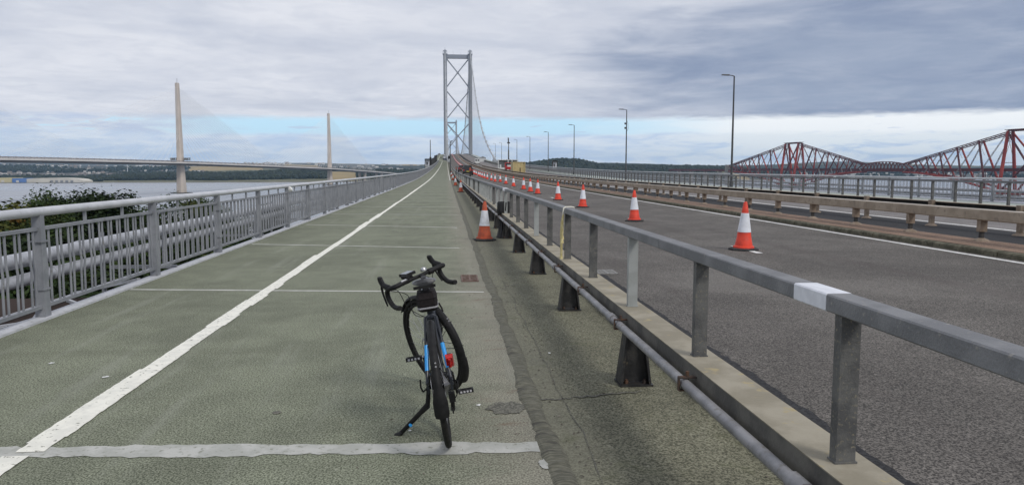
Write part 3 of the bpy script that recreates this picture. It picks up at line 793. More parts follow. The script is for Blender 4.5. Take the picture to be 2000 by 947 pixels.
# two wrapped service pipes outside the railing, on brackets
for (z, r, nm, lb) in ((.44,.092,'service_pipe','upper of the two wrapped pale grey pipes outside the left railing'), (.19,.078,'service_pipe','lower of the two wrapped pale grey pipes outside the left railing')):
    t = thing(nm, lb, 'pipe', (-5.22, 0, 0), group='service pipes outside the railing')
    s = MB(); n = 14; s.sweep([(r*math.cos(6.2832*k/n), z + r*math.sin(6.2832*k/n)) for k in range(n)], VL(V0, 300, 3), Z); s.build('pipe_run', m_pipe, t, True)
    cm = MB(); cm.tube([(0,-.05,z),(0,.05,z)], r*1.13, 14); cme = cm.mesh('collar', m_pipe, True)
    v = 5.0 + z*3
    while v < 60: ob('collar', cme, t, (0, v, Z(v))); v += 2.35
bk = MB(); bk.box(-.9,.08,-.03,.03,.05,.10); bk.box(-.12,-.06,-.03,.03,.10,.62); bk.box(-1.05,-1.0,-.03,.03,-.5,.62)
bke = bk.mesh('pipe_bracket', m_rail)
v = 6.4; brs = thing('pipe_bracket_row', 'row of thin steel brackets holding the pipes outside the left railing', 'brackets', (-4.32, 0, 0))
while v < 70: ob('pipe_bracket', bke, brs, (0, v, Z(v)-.04)); v += 5.6
# inspection platform hung outside the railing: grating floor and white bracing
t = thing('inspection_platform', 'brown grating platform with white bracing hung outside the left railing', 'platform', (-4.4, 0, 0))
fl = MB()
fl.box(-4.6, -.02, 2.0, 12.9, -.62, -.60)
fl.build('floor_plate', M('brown_mesh_floor', (0.045,0.034,0.03), (0.085,0.062,0.055), 30, rough=0.8, bump=0.8, bscale=60), t)
gb = MB(); gb.box(-4.58,-.03,-.006,.006,-.60,-.575); gm = gb.mesh('grating_bar', M('grating_bar_brown', (0.07,0.052,0.046), rough=0.7))
for i in range(132): ob('grating_bar', gm, t, (0, 2.05 + i*.082, 0))
for (a, b) in (((-.1,9.0,-.1),(-1.7,8.2,-.55)), ((-.1,7.9,-.1),(-.9,8.6,-.55)), ((-.1,7.6,-.08),(-.5,7.2,-.55)), ((-1.7,6.0,-.55),(-.1,7.2,-.1)), ((-1.72,2.0,-.5),(-1.72,12.9,-.5)), ((-3.2,2.0,-.55),(-3.2,12.9,-.55)), ((-1.8,12.8,-.5),(-.1,11.2,-.05)), ((-2.0,10.6,-.55),(-3.6,12.2,-.55)), ((-.4,11.0,-.55),(-1.7,12.4,-.55)), ((-1.7,10.2,-.55),(-.6,11.6,-.55)), ((-1.75,5.2,-.52),(-.05,5.2,-.52)), ((-.3,8.0,-.56),(-.05,8.4,-.03))):
    MB().tube([a, b], .032, 4).build('brace', m_kerbw, t)

# ------------------------------------------------------------------ parapet between footway and road (right of the bicycle)
PU = 1.33
par = thing('parapet', 'weathered grey steel parapet with beige edge beam between footway and road', 'parapet', (PU, 0, 0))
s = MB(); s.sweep([(-.095,.44),(-.082,.44),(-.082,.548),(.082,.548),(.082,.44),(.095,.44),(.095,.565),(-.095,.565)], VL(V0, 430, 2.8), Z)
s.build('edge_beam', m_beam, par)
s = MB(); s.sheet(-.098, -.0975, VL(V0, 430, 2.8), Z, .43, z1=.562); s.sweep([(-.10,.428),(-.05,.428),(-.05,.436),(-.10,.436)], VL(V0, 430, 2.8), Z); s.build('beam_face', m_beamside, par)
def rail_sec(x0, x1, z0, z1, c): return [(x0+c,z0),(x1-c,z0),(x1,z0+c),(x1,z1-c),(x1-c,z1),(x0+c,z1),(x0,z1-c),(x0,z0+c)]
VJ = 16.85                                                     # expansion joint with white painted ends
def topsec(a, b, name='top_rail', mat=m_steel, g=0.0): 
    s = MB(); s.sweep(rail_sec(-.042-g, .048+g, 1.068-g, 1.128+g, .005), VL(a, b, 2.8), Z); s.build(name, mat, par, True)
topsec(V0, 4.42); topsec(4.425, 9.4); topsec(9.405, VJ-.12); topsec(VJ+.12, 430)
topsec(2.40, 2.635, 'white_paint_band', m_tape, 0.0015)
topsec(VJ-.42, VJ-.119, 'white_paint_band', m_tape, 0.0015); topsec(VJ+.119, VJ+.30, 'white_paint_band', m_tape, 0.0015)
pd = MB(); pd.prism(*[[(-.034,-.022,z),(.034,-.022,z),(.034,.022,z),(-.034,.022,z)] for z in (.566, 1.071)]); pd.box(-.039,.039,-.027,.027,.5655,.572)
pm_d = pd.mesh('post', m_postd); pm_g = pd.mesh('post', m_postg)
lg = MB()
lg.prism([(-.095,-.012,.012),(.115,-.012,.012),(.115,.012,.012),(-.095,.012,.012)], [(-.045,-.012,.44),(.06,-.012,.44),(.06,.012,.44),(-.045,.012,.44)])
for sx in (-1, 1):
    x0b, x0t = (-.11, -.058) if sx < 0 else (.10, .05)
    lg.prism([(x0b,-.085,.012),(x0b+.016,-.085,.012),(x0b+.016,.085,.012),(x0b,.085,.012)], [(x0t,-.06,.44),(x0t+.016,-.06,.44),(x0t+.016,.06,.44),(x0t,.06,.44)])
lm = lg.mesh('leg', m_leg)
bp = MB(); bp.box(-.118,.128,-.095,.095,0,.012); bpm = bp.mesh('base_plate', m_leg)
bo = MB(); bo.lathe([(.016,0),(.016,.018),(.010,.02),(.010,.03)], 6); bom = bo.mesh('bolt', m_rust)
v = 5.21 - 1.44*14; k = 0
while v < 210:
    if v > V0+1:
        light = (k % 2 == 0 and k >= 14 and k % 4 == 2) or (v > 18 and rnd.random() < .30) or abs(v-5.21) < .1
        ob('post', pm_g if light else pm_d, par, (0, v, Z(v)))
        if k % 2 == 0:
            L = ob('leg', lm, par, (0.015, v, Z(v)))
            if v < 40:
                ob('base_plate', bpm, L, (0, 0, -.004))
                for (bx, by) in ((-.06,-.045),(.075,-.045)): ob('bolt', bom, L, (bx, by, .008))
    v += 1.44; k += 1
s = MB(); w = 210.0
while w < 430: s.box(-.06,.06,w-.05,w+.05,Z(w)+.1,Z(w)+1.1); w += 2.8
s.build('posts', m_steel, par, kind='stuff')
# conduit clipped to the outside of the beam
cd = thing('conduit', 'grey conduit pipe clipped along the footway side of the parapet beam', 'pipe', (1.178, 0, 0))
s = MB(); n = 10; s.sweep([(.027*math.cos(6.2832*k/n), .485+.027*math.sin(6.2832*k/n)) for k in range(n)], VL(V0, 16.4, 2), Z); s.sweep([(.027*math.cos(6.2832*k/n), .485+.027*math.sin(6.2832*k/n)) for k in range(n)], VL(17.4, 250, 4), Z); s.build('pipe_run', m_cond, cd, True)
s = MB(); s.tube([(0,-.05,.485),(0,.05,.485)], .035, 10); sm = s.mesh('coupling', m_cond, True)
c = MB(); c.box(-.034,.10,-.014,.014,.452,.460); c.box(-.036,-.030,-.014,.014,.452,.522); c.box(-.034,.10,-.014,.014,.516,.524); c.tube([(.01,0,.50),(.01,0,.55)], .009, 6); cmh = c.mesh('clamp', m_rust)
v = 2.1; k = 0
while v < 40:
    if not 16.4 < v < 17.4:
        ob('clamp', cmh, cd, (0, v, Z(v)))
        if k % 2 == 0: ob('coupling', sm, cd, (0, v + .22, Z(v)))
    v += 1.43; k += 1
# black sheeting tied round the leg at the joint
t = thing('wrapped_joint_cover', 'black plastic sheeting tied round the parapet leg at the joint', 'sheeting', (PU-.03, VJ, 0))
vs = []; fs = []; n = 28; prof = [(.0,.17),(.06,.155),(.22,.125),(.36,.095),(.46,.085),(.50,.12),(.60,.15),(.80,.155),(.82,.14)]
for (z, rr) in prof:
    for k in range(n):
        th = 6.2832*k/n; e = 1 + 0.13*math.sin(k*3.3 + z*5) + 0.07*math.sin(k*7.1)
        vs.append((rr*e*math.cos(th)*1.05, rr*e*math.sin(th), z))
for i in range(len(prof)-1):
    for k in range(n): fs.append((i*n+k, i*n+(k+1)%n, (i+1)*n+(k+1)%n, (i+1)*n+k))
MB().add(vs, fs).build('sheet', m_blackp, t, True)
MB().tube([(.1*math.cos(a), .1*math.sin(a), .47) for a in [6.2832*i/16 for i in range(16)]], .01, 5, closed=True).build('tie_cord', m_conb, t)
# rope hung over the top rail
t = thing('rope_hank', 'pale yellow rope looped over the parapet top rail with frayed ends hanging', 'rope', (PU, 8.05, 0))
loop = [(-.062,-.02,.95),(-.064,-.015,1.07),(-.056,-.01,1.13),(-.03,0,1.140),(.03,.02,1.140),(.066,.05,1.134),(.07,.06,1.10)]
MB().tube(loop, .009, 6).build('loop', m_ropew, t, True)
for k, (dx, dy, zb) in enumerate(((-.01,-.06,.80),(-.004,-.045,.84),(0,.03,.60),(.0,.055,.60),(0,.09,.585))):
    MB().tube([(-.062,-.02,1.06),(-.075,-.03+dy*.4,.97),(-.072,dy*.8,.86),(-.068+dx,dy,zb+.06),(-.068+dx,dy+.01,zb)], [.008,.010,.010,.008,.009], 6).build('strand', m_rope, t, True)
    MB().lathe([(.007,0),(.012,-.02),(.020,-.055),(.016,-.06)], 8, c=(-.068+dx, dy+.01, zb+.005)).build('frayed_end', m_rope, t, True)

# ------------------------------------------------------------------ central barriers
BU = 9.95
bar = thing('median_barrier', 'tan grimy steel box-beam barrier on the brown median nearest the cones', 'barrier', (BU, 0, 0))
secb = rail_sec(-.10, .10, .61, .81, .018)
v = -1.0
bcuts = [-16.0] + [16.7 + 8.8*i for i in range(-3, 12)]
for a, b in zip(bcuts, bcuts[1:]):
    s = MB(); s.sweep(secb, VL(a+.005, b-.005, 2.2), Z); s.build('beam', m_tan, bar)
s = MB(); s.sweep(secb, VL(bcuts[-1]+.005, 900), Z); s.build('beam', m_tan, bar)
m_cap = M('sky_lit_cream_beam_top', (0.56,0.51,0.44), (0.48,0.43,0.37), 3, rough=0.6, c3=(0.36,0.31,0.26), s3=9, lo3=0.6)  # sky light on the beam tops, painted in as a paler strip
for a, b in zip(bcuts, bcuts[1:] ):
    s = MB(); s.sweep([(-.086,.8085),(.086,.8085),(.086,.8135),(-.086,.8135)], VL(a+.004, b-.004, 2.2), Z); s.build('lit_beam_top', m_cap, bar)
s = MB(); s.sweep([(-.086,.8085),(.086,.8085),(.086,.8135),(-.086,.8135)], VL(bcuts[-1]+.005, 900), Z); s.build('lit_beam_top', m_cap, bar)
pb = MB(); pb.box(-.07,.07,-.05,.05,.395,.61); pbm = pb.mesh('post', m_tand)
pf = MB(); pf.box(-.035,.035,-.03,.03,.0,.331); pfm = pf.mesh('stub', m_dark)
pp = MB(); pp.lathe([(.15,0),(.12,.03),(.05,.06)], 9); ppm = pp.mesh('mortar_foot', m_tand)
v = 13.0 - 2.15*12; k = 0
while v < 330:
    if v > V0+1:
        o = ob('post', pbm, bar, (0, v, Z(v)+.0))
        if v < 110:
            ob('stub', pfm, o, (0, 0, .218)); ob('mortar_foot', ppm, o, (0, 0, .219))
        else: ob('stub', pfm, o, (0, 0, .218))
    v += 2.15; k += 1
bar2 = thing('opposite_median_barrier', 'second box-beam barrier seen from its dark back behind the tan one', 'barrier', (12.35, 0, 0))
s = MB(); s.sweep([(.0,.55),(.2,.55),(.2,.74),(0,.74),(0,.735),(.19,.725),(.19,.57),(0,.56)], VL(V0, 900, 4), Z); s.build('beam', m_dark, bar2)  # open channel back: its shade is put into the dark colour
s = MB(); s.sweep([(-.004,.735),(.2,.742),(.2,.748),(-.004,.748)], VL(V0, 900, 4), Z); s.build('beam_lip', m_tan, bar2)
pb = MB(); pb.box(-.10,.0,-.07,.07,.62,.78); pb.box(-.08,.02,-.05,.05,.13,.63); pb2 = pb.mesh('post', m_tand)
v = 12.0 - 2.95*8
while v < 260:
    if v > V0+1:
        o = ob('post', pb2, bar2, (0, v, Z(v)))
        if v < 70: ob('mortar_foot', ppm, o, (-.04, 0, .128))
    v += 2.95

# ------------------------------------------------------------------ opposite parapet and footway railing
par2 = thing('opposite_parapet', 'dark-posted steel parapet along the far edge of the opposite road', 'parapet', (20.0, 0, 0))
s = MB(); s.sweep([(-.1,.0),(.1,.0),(.1,.27),(-.1,.27)], VL(V0, 430), Z); s.build('edge_beam', m_postg, par2)
s = MB(); s.sweep(rail_sec(-.055,.055,1.075,1.15,.012), VL(V0, 430), Z); s.build('top_rail', m_steel, par2, True)
pd = MB(); pd.box(-.045,.045,-.035,.035,.27,1.076); pdm = pd.mesh('post', m_postd)
v = 17.9
while v < 400: ob('post', pdm, par2, (0, v, Z(v))); v += 1.4
rl2 = thing('opposite_railing', 'grey-blue steel railing along the outer edge of the far footway', 'railing', (26.0, 0, 0))
tr = MB(); n = 10; tr.sweep([(0.056*math.cos(6.2832*k/n), 1.112+0.048*math.sin(6.2832*k/n)) for k in range(n)], VL(V0, 425, 2.8), Z); tr.build('top_rail', m_railw, rl2, True)
s = MB(); s.sweep([(-.02,.90),(.02,.90),(.02,.955),(-.02,.955)], VL(V0, 425, 2.8), Z); s.build('second_rail', m_rail, rl2)
s = MB(); s.sweep([(-.03,.10),(.03,.10),(.03,.155),(-.03,.155)], VL(V0, 425, 2.8), Z); s.build('bottom_rail', m_rail, rl2)
s = MB(); s.sweep([(-.12,-.02),(.09,-.02),(.09,.03),(-.12,.03)], VL(V0, 425, 2.8), Z); s.build('deck_edge_upstand', m_kerbw, rl2)
fb = MB(); v = 19.4
while v < 420:
    ob('post', RM['post'], rl2, (0, v, Z(v)))
    for i in range(9):
        c = v + .155 + 2.49*i/8
        for d in (-.047,.047):
            if v < 180: fb.tube([(0,c+d,Z(c)+.14),(0,c+d,Z(c)+.92)], .0135, 4, cap=False)
            elif d > 0: fb.tube([(0,c,Z(c)+.14),(0,c,Z(c)+.92)], .03, 4, cap=False)
    v += 2.8
fb.build('bars', m_rail, rl2, kind='stuff')
for (z, r, lb) in ((.50,.085,'upper pale pipe glimpsed outside the far railing'), (.22,.075,'lower pale pipe glimpsed outside the far railing')):
    s = MB(); n = 10; s.sweep([(r*math.cos(6.2832*k/n), z+r*math.sin(6.2832*k/n)) for k in range(n)], VL(V0, 300, 4), Z)
    tag(s.build('service_pipe', m_pipe, None, True, (26.9,0,0)), lb, 'pipe', 'pipes outside the far railing')

# ------------------------------------------------------------------ suspension towers and cables
CL, CR, VT = -0.45, 23.25, 720.0
def ZT(py, D=VT): return at(900, py, D).z
def susp_tower(v, label, full=True):
    t = thing('suspension_tower', label, 'bridge tower', ((CL+CR)/2, v, WATER))
    hw = (CR-CL)/2; top = ZT(108)-WATER; H = lambda py: ZT(py)-WATER
    for sx in (-1, 1):
        s = MB(); c = sx*hw
        for (x0, x1, y0, y1) in ((c-1.75,c-.95,-3.2,3.2),(c-.95,c+.95,-2.6,2.6),(c+.95,c+1.75,-3.2,3.2)):
            s.box(x0, x1, y0, y1, 0, top)
        lg_ = s.build('leg', m_tower, t)
        s = MB(); s.box(c-2.2,c+2.2,-3.4,3.4,top,top+.5); s.box(c-1.2,c+1.2,-2,2,top+.5,top+3.4); s.prism([(c-1.6,-2,top+3.4),(c+1.6,-2,top+3.4),(c+1.6,2,top+3.4),(c-1.6,2,top+3.4)], [(c-.5,-1,top+4.6),(c+.5,-1,top+4.6),(c+.5,1,top+4.6),(c-.5,1,top+4.6)])
        s.tube([(c-2.2,0,top+.5),(c-1.9,0,top+3.2)], .13, 4); s.tube([(c+2.2,0,top+.5),(c+1.9,0,top+3.2)], .13, 4); s.tube([(c,0,top+4.5),(c,0,top+6.8 if sx < 0 else top+5.6)], .12, 5); s.box(c-2.1,c+2.1,-.1,.1,top+3.3,top+3.5)
        s.build('saddle_housing', m_tower, lg_)
        # ladder and lift rail on the face towards us
        s = MB(); s.box(c-.45,c-.30,-3.5,-3.2,40,top); s.box(c+.3,c+.45,-3.5,-3.2,40,top)
        for i in range(30): s.box(c-.3,c+.3,-3.4,-3.2,44+i*(top-46)/30,44.3+i*(top-46)/30)
        s.build('access_ladder', m_cable, lg_)
    inn = hw-1.75
    s = MB(); s.box(-inn, inn, -2, 2, H(115.5), H(110)); s.build('top_beam', m_tower, t)
    s = MB(); s.box(-inn,inn,-1.9,-1.8,H(110),H(110)+.9); 
    for xx in (-4.2, 3.0): s.tube([(xx,0,H(110)),(xx,0,H(110)+ (4.5 if xx < 0 else 3))], .09, 4)
    s.build('walkway_rail', m_tower, t)
    def brace(xa, za, xb, zb, w=.95):
        d = Vector((xb-xa,0,zb-za)).normalized(); n = Vector((-d.z,0,d.x))*w*.5
        a, b = Vector((xa,0,za)), Vector((xb,0,zb)); y = Vector((0,1.1,0))
        s = MB(); s.prism([a-n-y,a+n-y,a+n+y,a-n+y],[b-n-y,b+n-y,b+n+y,b-n+y]); s.build('brace', m_tower, t)
    for (ya, yc, yb) in ((117,143,170),(180,205.5,231),(243,266,292)):
        za, zc, zb = H(ya), H(yc), H(yb)
        brace(-inn, za, 0, zc); brace(inn, za, 0, zc+.02); brace(-inn, zb, 0, zc-.02); brace(inn, zb, 0, zc)
        s = MB(); s.lathe([(1.1,-1.3),(1.1,1.3)], 8, m=Matrix.Translation((0,0,zc)) @ Matrix.Rotation(math.pi/2, 4, 'X')); s.build('gusset', m_tower, t)
    s = MB(); s.box(-inn, inn, -2, 2, 50, 54); s.build('deck_beam', m_tower, t)
    for sx in (-1,1): MB().box(sx*hw-6, sx*hw+6, -8, 8, -2, 6).build('pier', m_conc, t)
    return t
susp_tower(VT, 'tall grey steel suspension tower with crossed braces standing over the road')
susp_tower(VT+1006, 'second grey suspension tower seen small through the near one')

SIDE = [(345,5.0),(365,7.4),(387,10.0),(407,12.8),(444,18.8),(485,26.7),(539,41.0),(580,55.3),(607,66.0),(686,97.5),(720,113.5)]
ZTOP = ZT(106)
def cable_z(v):
    if v <= VT: return tab(SIDE, v)
    m = VT+503.0; return 26 + (ZTOP-26)*((v-m)/503.0)**2
for (u, side) in ((CL, 'left'), (CR, 'right')):
    t = thing('main_cable', f'{side} main suspension cable sweeping down from the grey tower with its hangers', 'bridge cable', (u, 0, 0))
    xo = (lambda v: 1.5*max(0.0, (VT-v)/370.0)) if side == 'left' else (lambda v: 0.0)
    pts = []; v = 356.0
    while v <= VT+1006: pts.append((xo(v), v, cable_z(v))); v += 9
    MB().tube(pts, .38, 8).build('cable', m_cable, t, True)
    s = MB()
    for k in (-.55,.55): s.tube([(k+p[0], p[1], p[2]+1.15) for p in pts], .05, 4)
    s.build('hand_ropes', m_cable, t)
    v = 400.0
    bandm = MB().tube([(0,-.6,0),(0,.6,0)], .62, 8).mesh('cable_band', m_cable)
    while v < VT+1000:
        if abs(v-VT) > 6 and cable_z(v) > Z(v)+2:
            for dx in (-.25,.25): MB().tube([(dx+xo(v), v, Z(v)), (dx+xo(v), v, cable_z(v))], .07 if v < 760 else .11, 4, cap=False).build('hanger', m_cable, t)
            ob('cable_band', bandm, t, (xo(v), v, cable_z(v)))
        v += 18.3
    MB().tube([(xo(356), 356, cable_z(356)-.8), (xo(372), 372, cable_z(372)+.1)], [.75,.55], 10).build('cable_shroud', m_cable, t)

# ------------------------------------------------------------------ cable-stayed bridge (left)
def cam_xy(px, D): return RIGHT*((px-1000)/F_PX*D*1.0) + FWD*D
T1, T2 = at(353, 331, 1436), at(644, 331, 2208)
step_ = Vector((T2.x-T1.x, T2.y-T1.y, 0)); T0 = Vector((T1.x,T1.y,0)) - step_*0.84
ax = step_.normalized(); nx_ = Vector((-ax.y, ax.x, 0))
SP = step_.length
def q_pt(s): return Vector((T1.x,T1.y,0)) + ax*s
z1, z2 = at(353, 317.5, 1436).z, at(644, 329.5, 2208).z
def q_z(s):
    return tab([(-1500, z1-7.5),(-650, z1+1.2),(-350, z1+1.4),(0, z1),(SP*.5, (z1+z2)/2+.6),(SP, z2),(SP*1.22, z2-4.2),(SP*1.62, z2-12.5),(SP*1.95, z2-21),(SP*2.6, z2-36)], s)
qb = thing('cable_stayed_bridge', 'pale cable-stayed bridge with slender single towers crossing the water at left', 'bridge', (T1.x, T1.y, WATER))
def loc(p): return Vector((p.x-T1.x, p.y-T1.y, p.z-WATER))
ss = [-1500 + 40*i for i in range(int((SP*2.3+1500)/40)+1)]
def q_sweep(sec, name, mat):
    vs = []; fs = []; n = len(sec)
    for s_ in ss:
        c = q_pt(s_); z = q_z(s_)
        for (w, h) in sec: vs.append(loc(c + nx_*w + Vector((0,0,z+h))))
    for i in range(len(ss)-1):
        for k in range(n): fs.append((i*n+k, i*n+(k+1)%n, (i+1)*n+(k+1)%n, (i+1)*n+k))
    MB().add(vs, fs).build(name, mat, qb)
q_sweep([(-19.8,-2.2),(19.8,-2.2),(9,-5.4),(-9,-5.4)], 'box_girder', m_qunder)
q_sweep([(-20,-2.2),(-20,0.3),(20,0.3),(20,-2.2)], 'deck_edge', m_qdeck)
q_sweep([(-19.6,1.5),(-19.6,2.6),(-19.3,2.6),(-19.3,1.5)], 'wind_barrier', m_tie)
q_sweep([(19.6,0.1),(19.6,2.9),(19.3,2.9),(19.3,0.1)], 'wind_barrier', m_tie)
def q_tower(s_, label):
    c = q_pt(s_); b = loc(Vector((c.x,c.y,WATER))); z = q_z(s_)-WATER; top = 209.0
    s = MB(); rings = []
    for (h, w, d) in ((0,7.6,9.0),(z-6,5.4,7.0),(z+10,5.2,6.6),(top*0.62,4.2,5.4),(top,3.2,3.8)):
        rings.append([b + ax*(sx*d) + nx_*(sy*w) + Vector((0,0,h)) for sx, sy in ((-.6,-1),(.6,-1),(1,-.6),(1,.6),(.6,1),(-.6,1),(-1,.6),(-1,-.6))])
    for r0, r1 in zip(rings, rings[1:]): s.prism(r0, r1)
    o = s.build('tower', m_conc, qb); o['label'] = label
    s = MB(); s.tube([b+Vector((0,0,top)), b+Vector((0,0,top+9))], .3, 5); s.build('mast', m_dark, o)
    s = MB(); s.lathe([(20,-1.5),(20,1.2)], 16, c=b); s.build('foundation', m_dark, o)
    return b, z
for (s_, lb) in ((0,'nearest pale concrete tower with work platforms at deck level'), (SP,'farther pale concrete tower'), (-SP*.84,'pale concrete tower outside the picture')):
    b, z = q_tower(s_, lb)
    n = 22
    half = SP*0.56
    for sd in (-1, 1):
        for i in range(n):
            d = 42 + (half-42)*(i/(n-1)); h = 209 - 8 - (209-z-18)*0.62*(1-i/(n-1))
            e = q_pt(s_ + sd*d); e.z = q_z(s_+sd*d)
            for w in (-4, 4): MB().tube([b + Vector((0,0,h)) + nx_*(w*.4), loc(e + nx_*w)], .18, 4, cap=False).build('stay_cable', m_stay, qb)
for sd in (-1, 1):   # work platforms either side of the nearest tower
    b = loc(Vector((T1.x,T1.y,z1))) ; s = MB()
    m = Matrix.Translation(b + nx_*0) ; c = b + RIGHT*(sd*13) + Vector((0,0,6.5))
    s.box(-5.4,5.4,-3,3,-2.4,-1.6, Matrix.Translation(c)); s.box(-5.4,5.4,-3,3,1.6,2.4, Matrix.Translation(c))
    for xx in (-5.2,-2,1.5,5): s.box(xx-.25,xx+.25,-3,3,-1.6,1.6, Matrix.Translation(c))
    s.box(-5,1,-2.5,2.5,-1.6,1.0, Matrix.Translation(c))
    s.build('work_platform', m_qunder, qb)
for k, s_ in enumerate((SP*1.38, SP*1.62, SP*1.85)):
    c = q_pt(s_); s = MB()
    for w in (-8, 8): s.prism([loc(Vector((c.x,c.y,0)) + nx_*(w+a) + ax*d + Vector((0,0,WATER-2))) for a, d in ((-3,-2.5),(3,-2.5),(3,2.5),(-3,2.5))], [loc(Vector((c.x,c.y,0)) + nx_*(w*1.2+a) + ax*d + Vector((0,0,q_z(s_)-4.5))) for a, d in ((-4,-2.5),(4,-2.5),(4,2.5),(-4,2.5))])
    s.build('pier', m_conc, qb)
lp = MB()
s_ = -1100
while s_ < SP*1.5:
    c = q_pt(s_) + nx_*(-18.5); c.z = q_z(s_); lp.tube([loc(c), loc(c + Vector((0,0,3.6)))], .22, 4); s_ += 13
lp.build('fence_posts', m_qunder, qb, kind='stuff')

# ------------------------------------------------------------------ red cantilever railway bridge (right)
K0, K1 = at(1969, 331, 1279), at(1561, 331, 1868)
K0.z = K1.z = 0
kd = (K1-K0).normalized(); kn = Vector((-kd.y, kd.x, 0)); KSP = (K1-K0).length
rb = thing('railway_bridge', 'red cantilever railway bridge of tubes and lattice ties beyond the right railing', 'bridge', (K0.x, K0.y, WATER))
HT, ZDK = 111.0, 45.2
def rp(s_, w, h): p = kd*s_ + kn*w; return Vector((p.x, p.y, h))
def tapered(pts, r, name, mat, n=6): return MB().tube(pts, r, n).build(name, mat, rb, True)
def arm(s0, dirn, L, tipw=5.2):
    tn = [0,.245,.445,.615,.755,.875,1.0]
    zt = lambda t: HT - 1.5 - (HT-1.5-57.5)*t
    zb = lambda t: 7 + 33.0*(1-(1-t)**1.75)
    def w(t, h):     # half width of the battered trusses
        wt = 5.0; wb = 18.3 - 12.3*t; f = (h - zb(t))/max(1.0, zt(t)-zb(t)); return wb + (wt-wb)*f
    for sd in (-1, 1):
        top = [rp(s0+dirn*L*t, sd*w(t, zt(t)), zt(t)) for t in tn]; bot = [rp(s0+dirn*L*t, sd*w(t, zb(t)), zb(t)) for t in [i/12 for i in range(13)]]
        s = MB()
        for dz in (0, -3.4):
            s.tube([p + Vector((0,0,dz*(1-.5*i/6))) for i, p in enumerate(top)], .95, 4)
        for i in range(6):
            for k in range(6):
                a = top[i].lerp(top[i+1], k/6); b = top[i].lerp(top[i+1], (k+1)/6); s.tube([a, b+Vector((0,0,-3.0*(1-.5*i/6)))], .2, 4, cap=False)
        s.build('top_chord', m_redd, rb)
        tapered(bot, [2.4-1.1*i/12 for i in range(13)], 'bottom_tube', m_red, 8)
        for i in range(6):
            B = lambda t: rp(s0+dirn*L*t, sd*w(t, zb(t)), zb(t))
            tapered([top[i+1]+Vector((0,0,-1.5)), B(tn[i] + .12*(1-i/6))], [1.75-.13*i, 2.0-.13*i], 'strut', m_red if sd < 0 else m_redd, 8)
            a, b = top[i], B(tn[i+1]); off = kd*1.1
            s = MB()
            for o_ in (-1, 1): s.tube([a+off*o_, b+off*o_], .45, 4)
            for k in range(9):
                s.tube([a.lerp(b, k/9)+off*(1 if k % 2 else -1), a.lerp(b, (k+1)/9)-off*(1 if k % 2 else -1)], .14, 4, cap=False)
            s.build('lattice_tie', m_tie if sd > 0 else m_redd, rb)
            tapered([rp(s0+dirn*L*tn[i+1], sd*w(tn[i+1], ZDK), ZDK-1), B(tn[i+1])], .7, 'hanger_strut', m_redd)
    for t in tn[1:]:
        tapered([rp(s0+dirn*L*t, -w(t, zt(t)), zt(t)-1.5), rp(s0+dirn*L*t, w(t, zt(t)), zt(t)-1.5)], .5, 'cross_beam', m_redd, 4)
        tapered([rp(s0+dirn*L*t, -w(t, zb(t)), zb(t)), rp(s0+dirn*L*t, w(t, zb(t)), zb(t))], .6, 'cross_beam', m_redd, 4)
        h = (zt(t)+ZDK)/2
        tapered([rp(s0+dirn*L*t, -5, zt(t)-2), rp(s0+dirn*L*t, w(t, h), h)], .25, 'sway_brace', m_tie, 4); tapered([rp(s0+dirn*L*t, 5, zt(t)-2), rp(s0+dirn*L*t, -w(t, h), h)], .25, 'sway_brace', m_tie, 4)
def rtower(s0, s1):
    for sd in (-1, 1):
        for s_ in (s0, s1): tapered([rp(s_, sd*18.3, 0), rp(s_, sd*5, HT)], [3.0, 2.6], 'column', m_red, 10)
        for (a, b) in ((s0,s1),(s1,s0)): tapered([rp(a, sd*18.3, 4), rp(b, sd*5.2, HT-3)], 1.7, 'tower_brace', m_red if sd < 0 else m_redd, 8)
        tapered([rp(s0, sd*5, HT), rp(s1, sd*5, HT)], 1.3, 'top_member', m_redd, 6); tapered([rp(s0, sd*18.3, 5), rp(s1, sd*18.3, 5)], 1.8, 'bottom_member', m_red, 8)
        for s_ in (s0, s1):
            s = MB(); s.lathe([(9,-4),(8,3),(7.5,4)], 12, c=rp(s_, sd*18.3, 0)); s.build('pier', m_stone, rb)
    for s_ in (s0, s1):
        tapered([rp(s_, -11.6, 55), rp(s_, 5.4, HT-4)], .35, 'sway_brace', m_tie, 4); tapered([rp(s_, 11.6, 55), rp(s_, -5.4, HT-4)], .35, 'sway_brace', m_tie, 4)
        tapered([rp(s_, -12, 57), rp(s_, 12, 57)], .7, 'cross_beam', m_redd, 4)
    MB().add([rp(s_, w_, h_) for s_ in (s0-6,s1+6) for w_ in (-6.5,6.5) for h_ in (HT+1.5,HT+2.4)], [(0,1,3,2),(4,6,7,5),(0,4,5,1),(2,3,7,6),(0,2,6,4),(1,5,7,3)]).build('top_walkway', m_redd, rb)
ARM = KSP*0.398
rtower(-92, 0); arm(0, 1, ARM); arm(-92, -1, 180)
s1 = KSP; s2 = KSP+56
rtower(s1, s2); arm(s1, -1, ARM); arm(s2, 1, ARM*1.19)
# suspended span
a0, a1 = ARM, KSP-ARM
for sd in (-1, 1):
    n = 12; top = []; bot = []
    for i in range(n+1):
        t = i/n; top.append(rp(a0+(a1-a0)*t, sd*5, 55.5+6*math.sin(math.pi*t))); bot.append(rp(a0+(a1-a0)*t, sd*5, 41.5))
    s = MB(); s.tube(top, .95, 4); s.tube(bot, .95, 4); s.build('suspended_chord', m_redd, rb)
    for i in range(n):
        for (p, q) in ((top[i], bot[i+1]), (bot[i], top[i+1])): MB().tube([p, q], .55, 4).build('suspended_web', m_redd, rb)
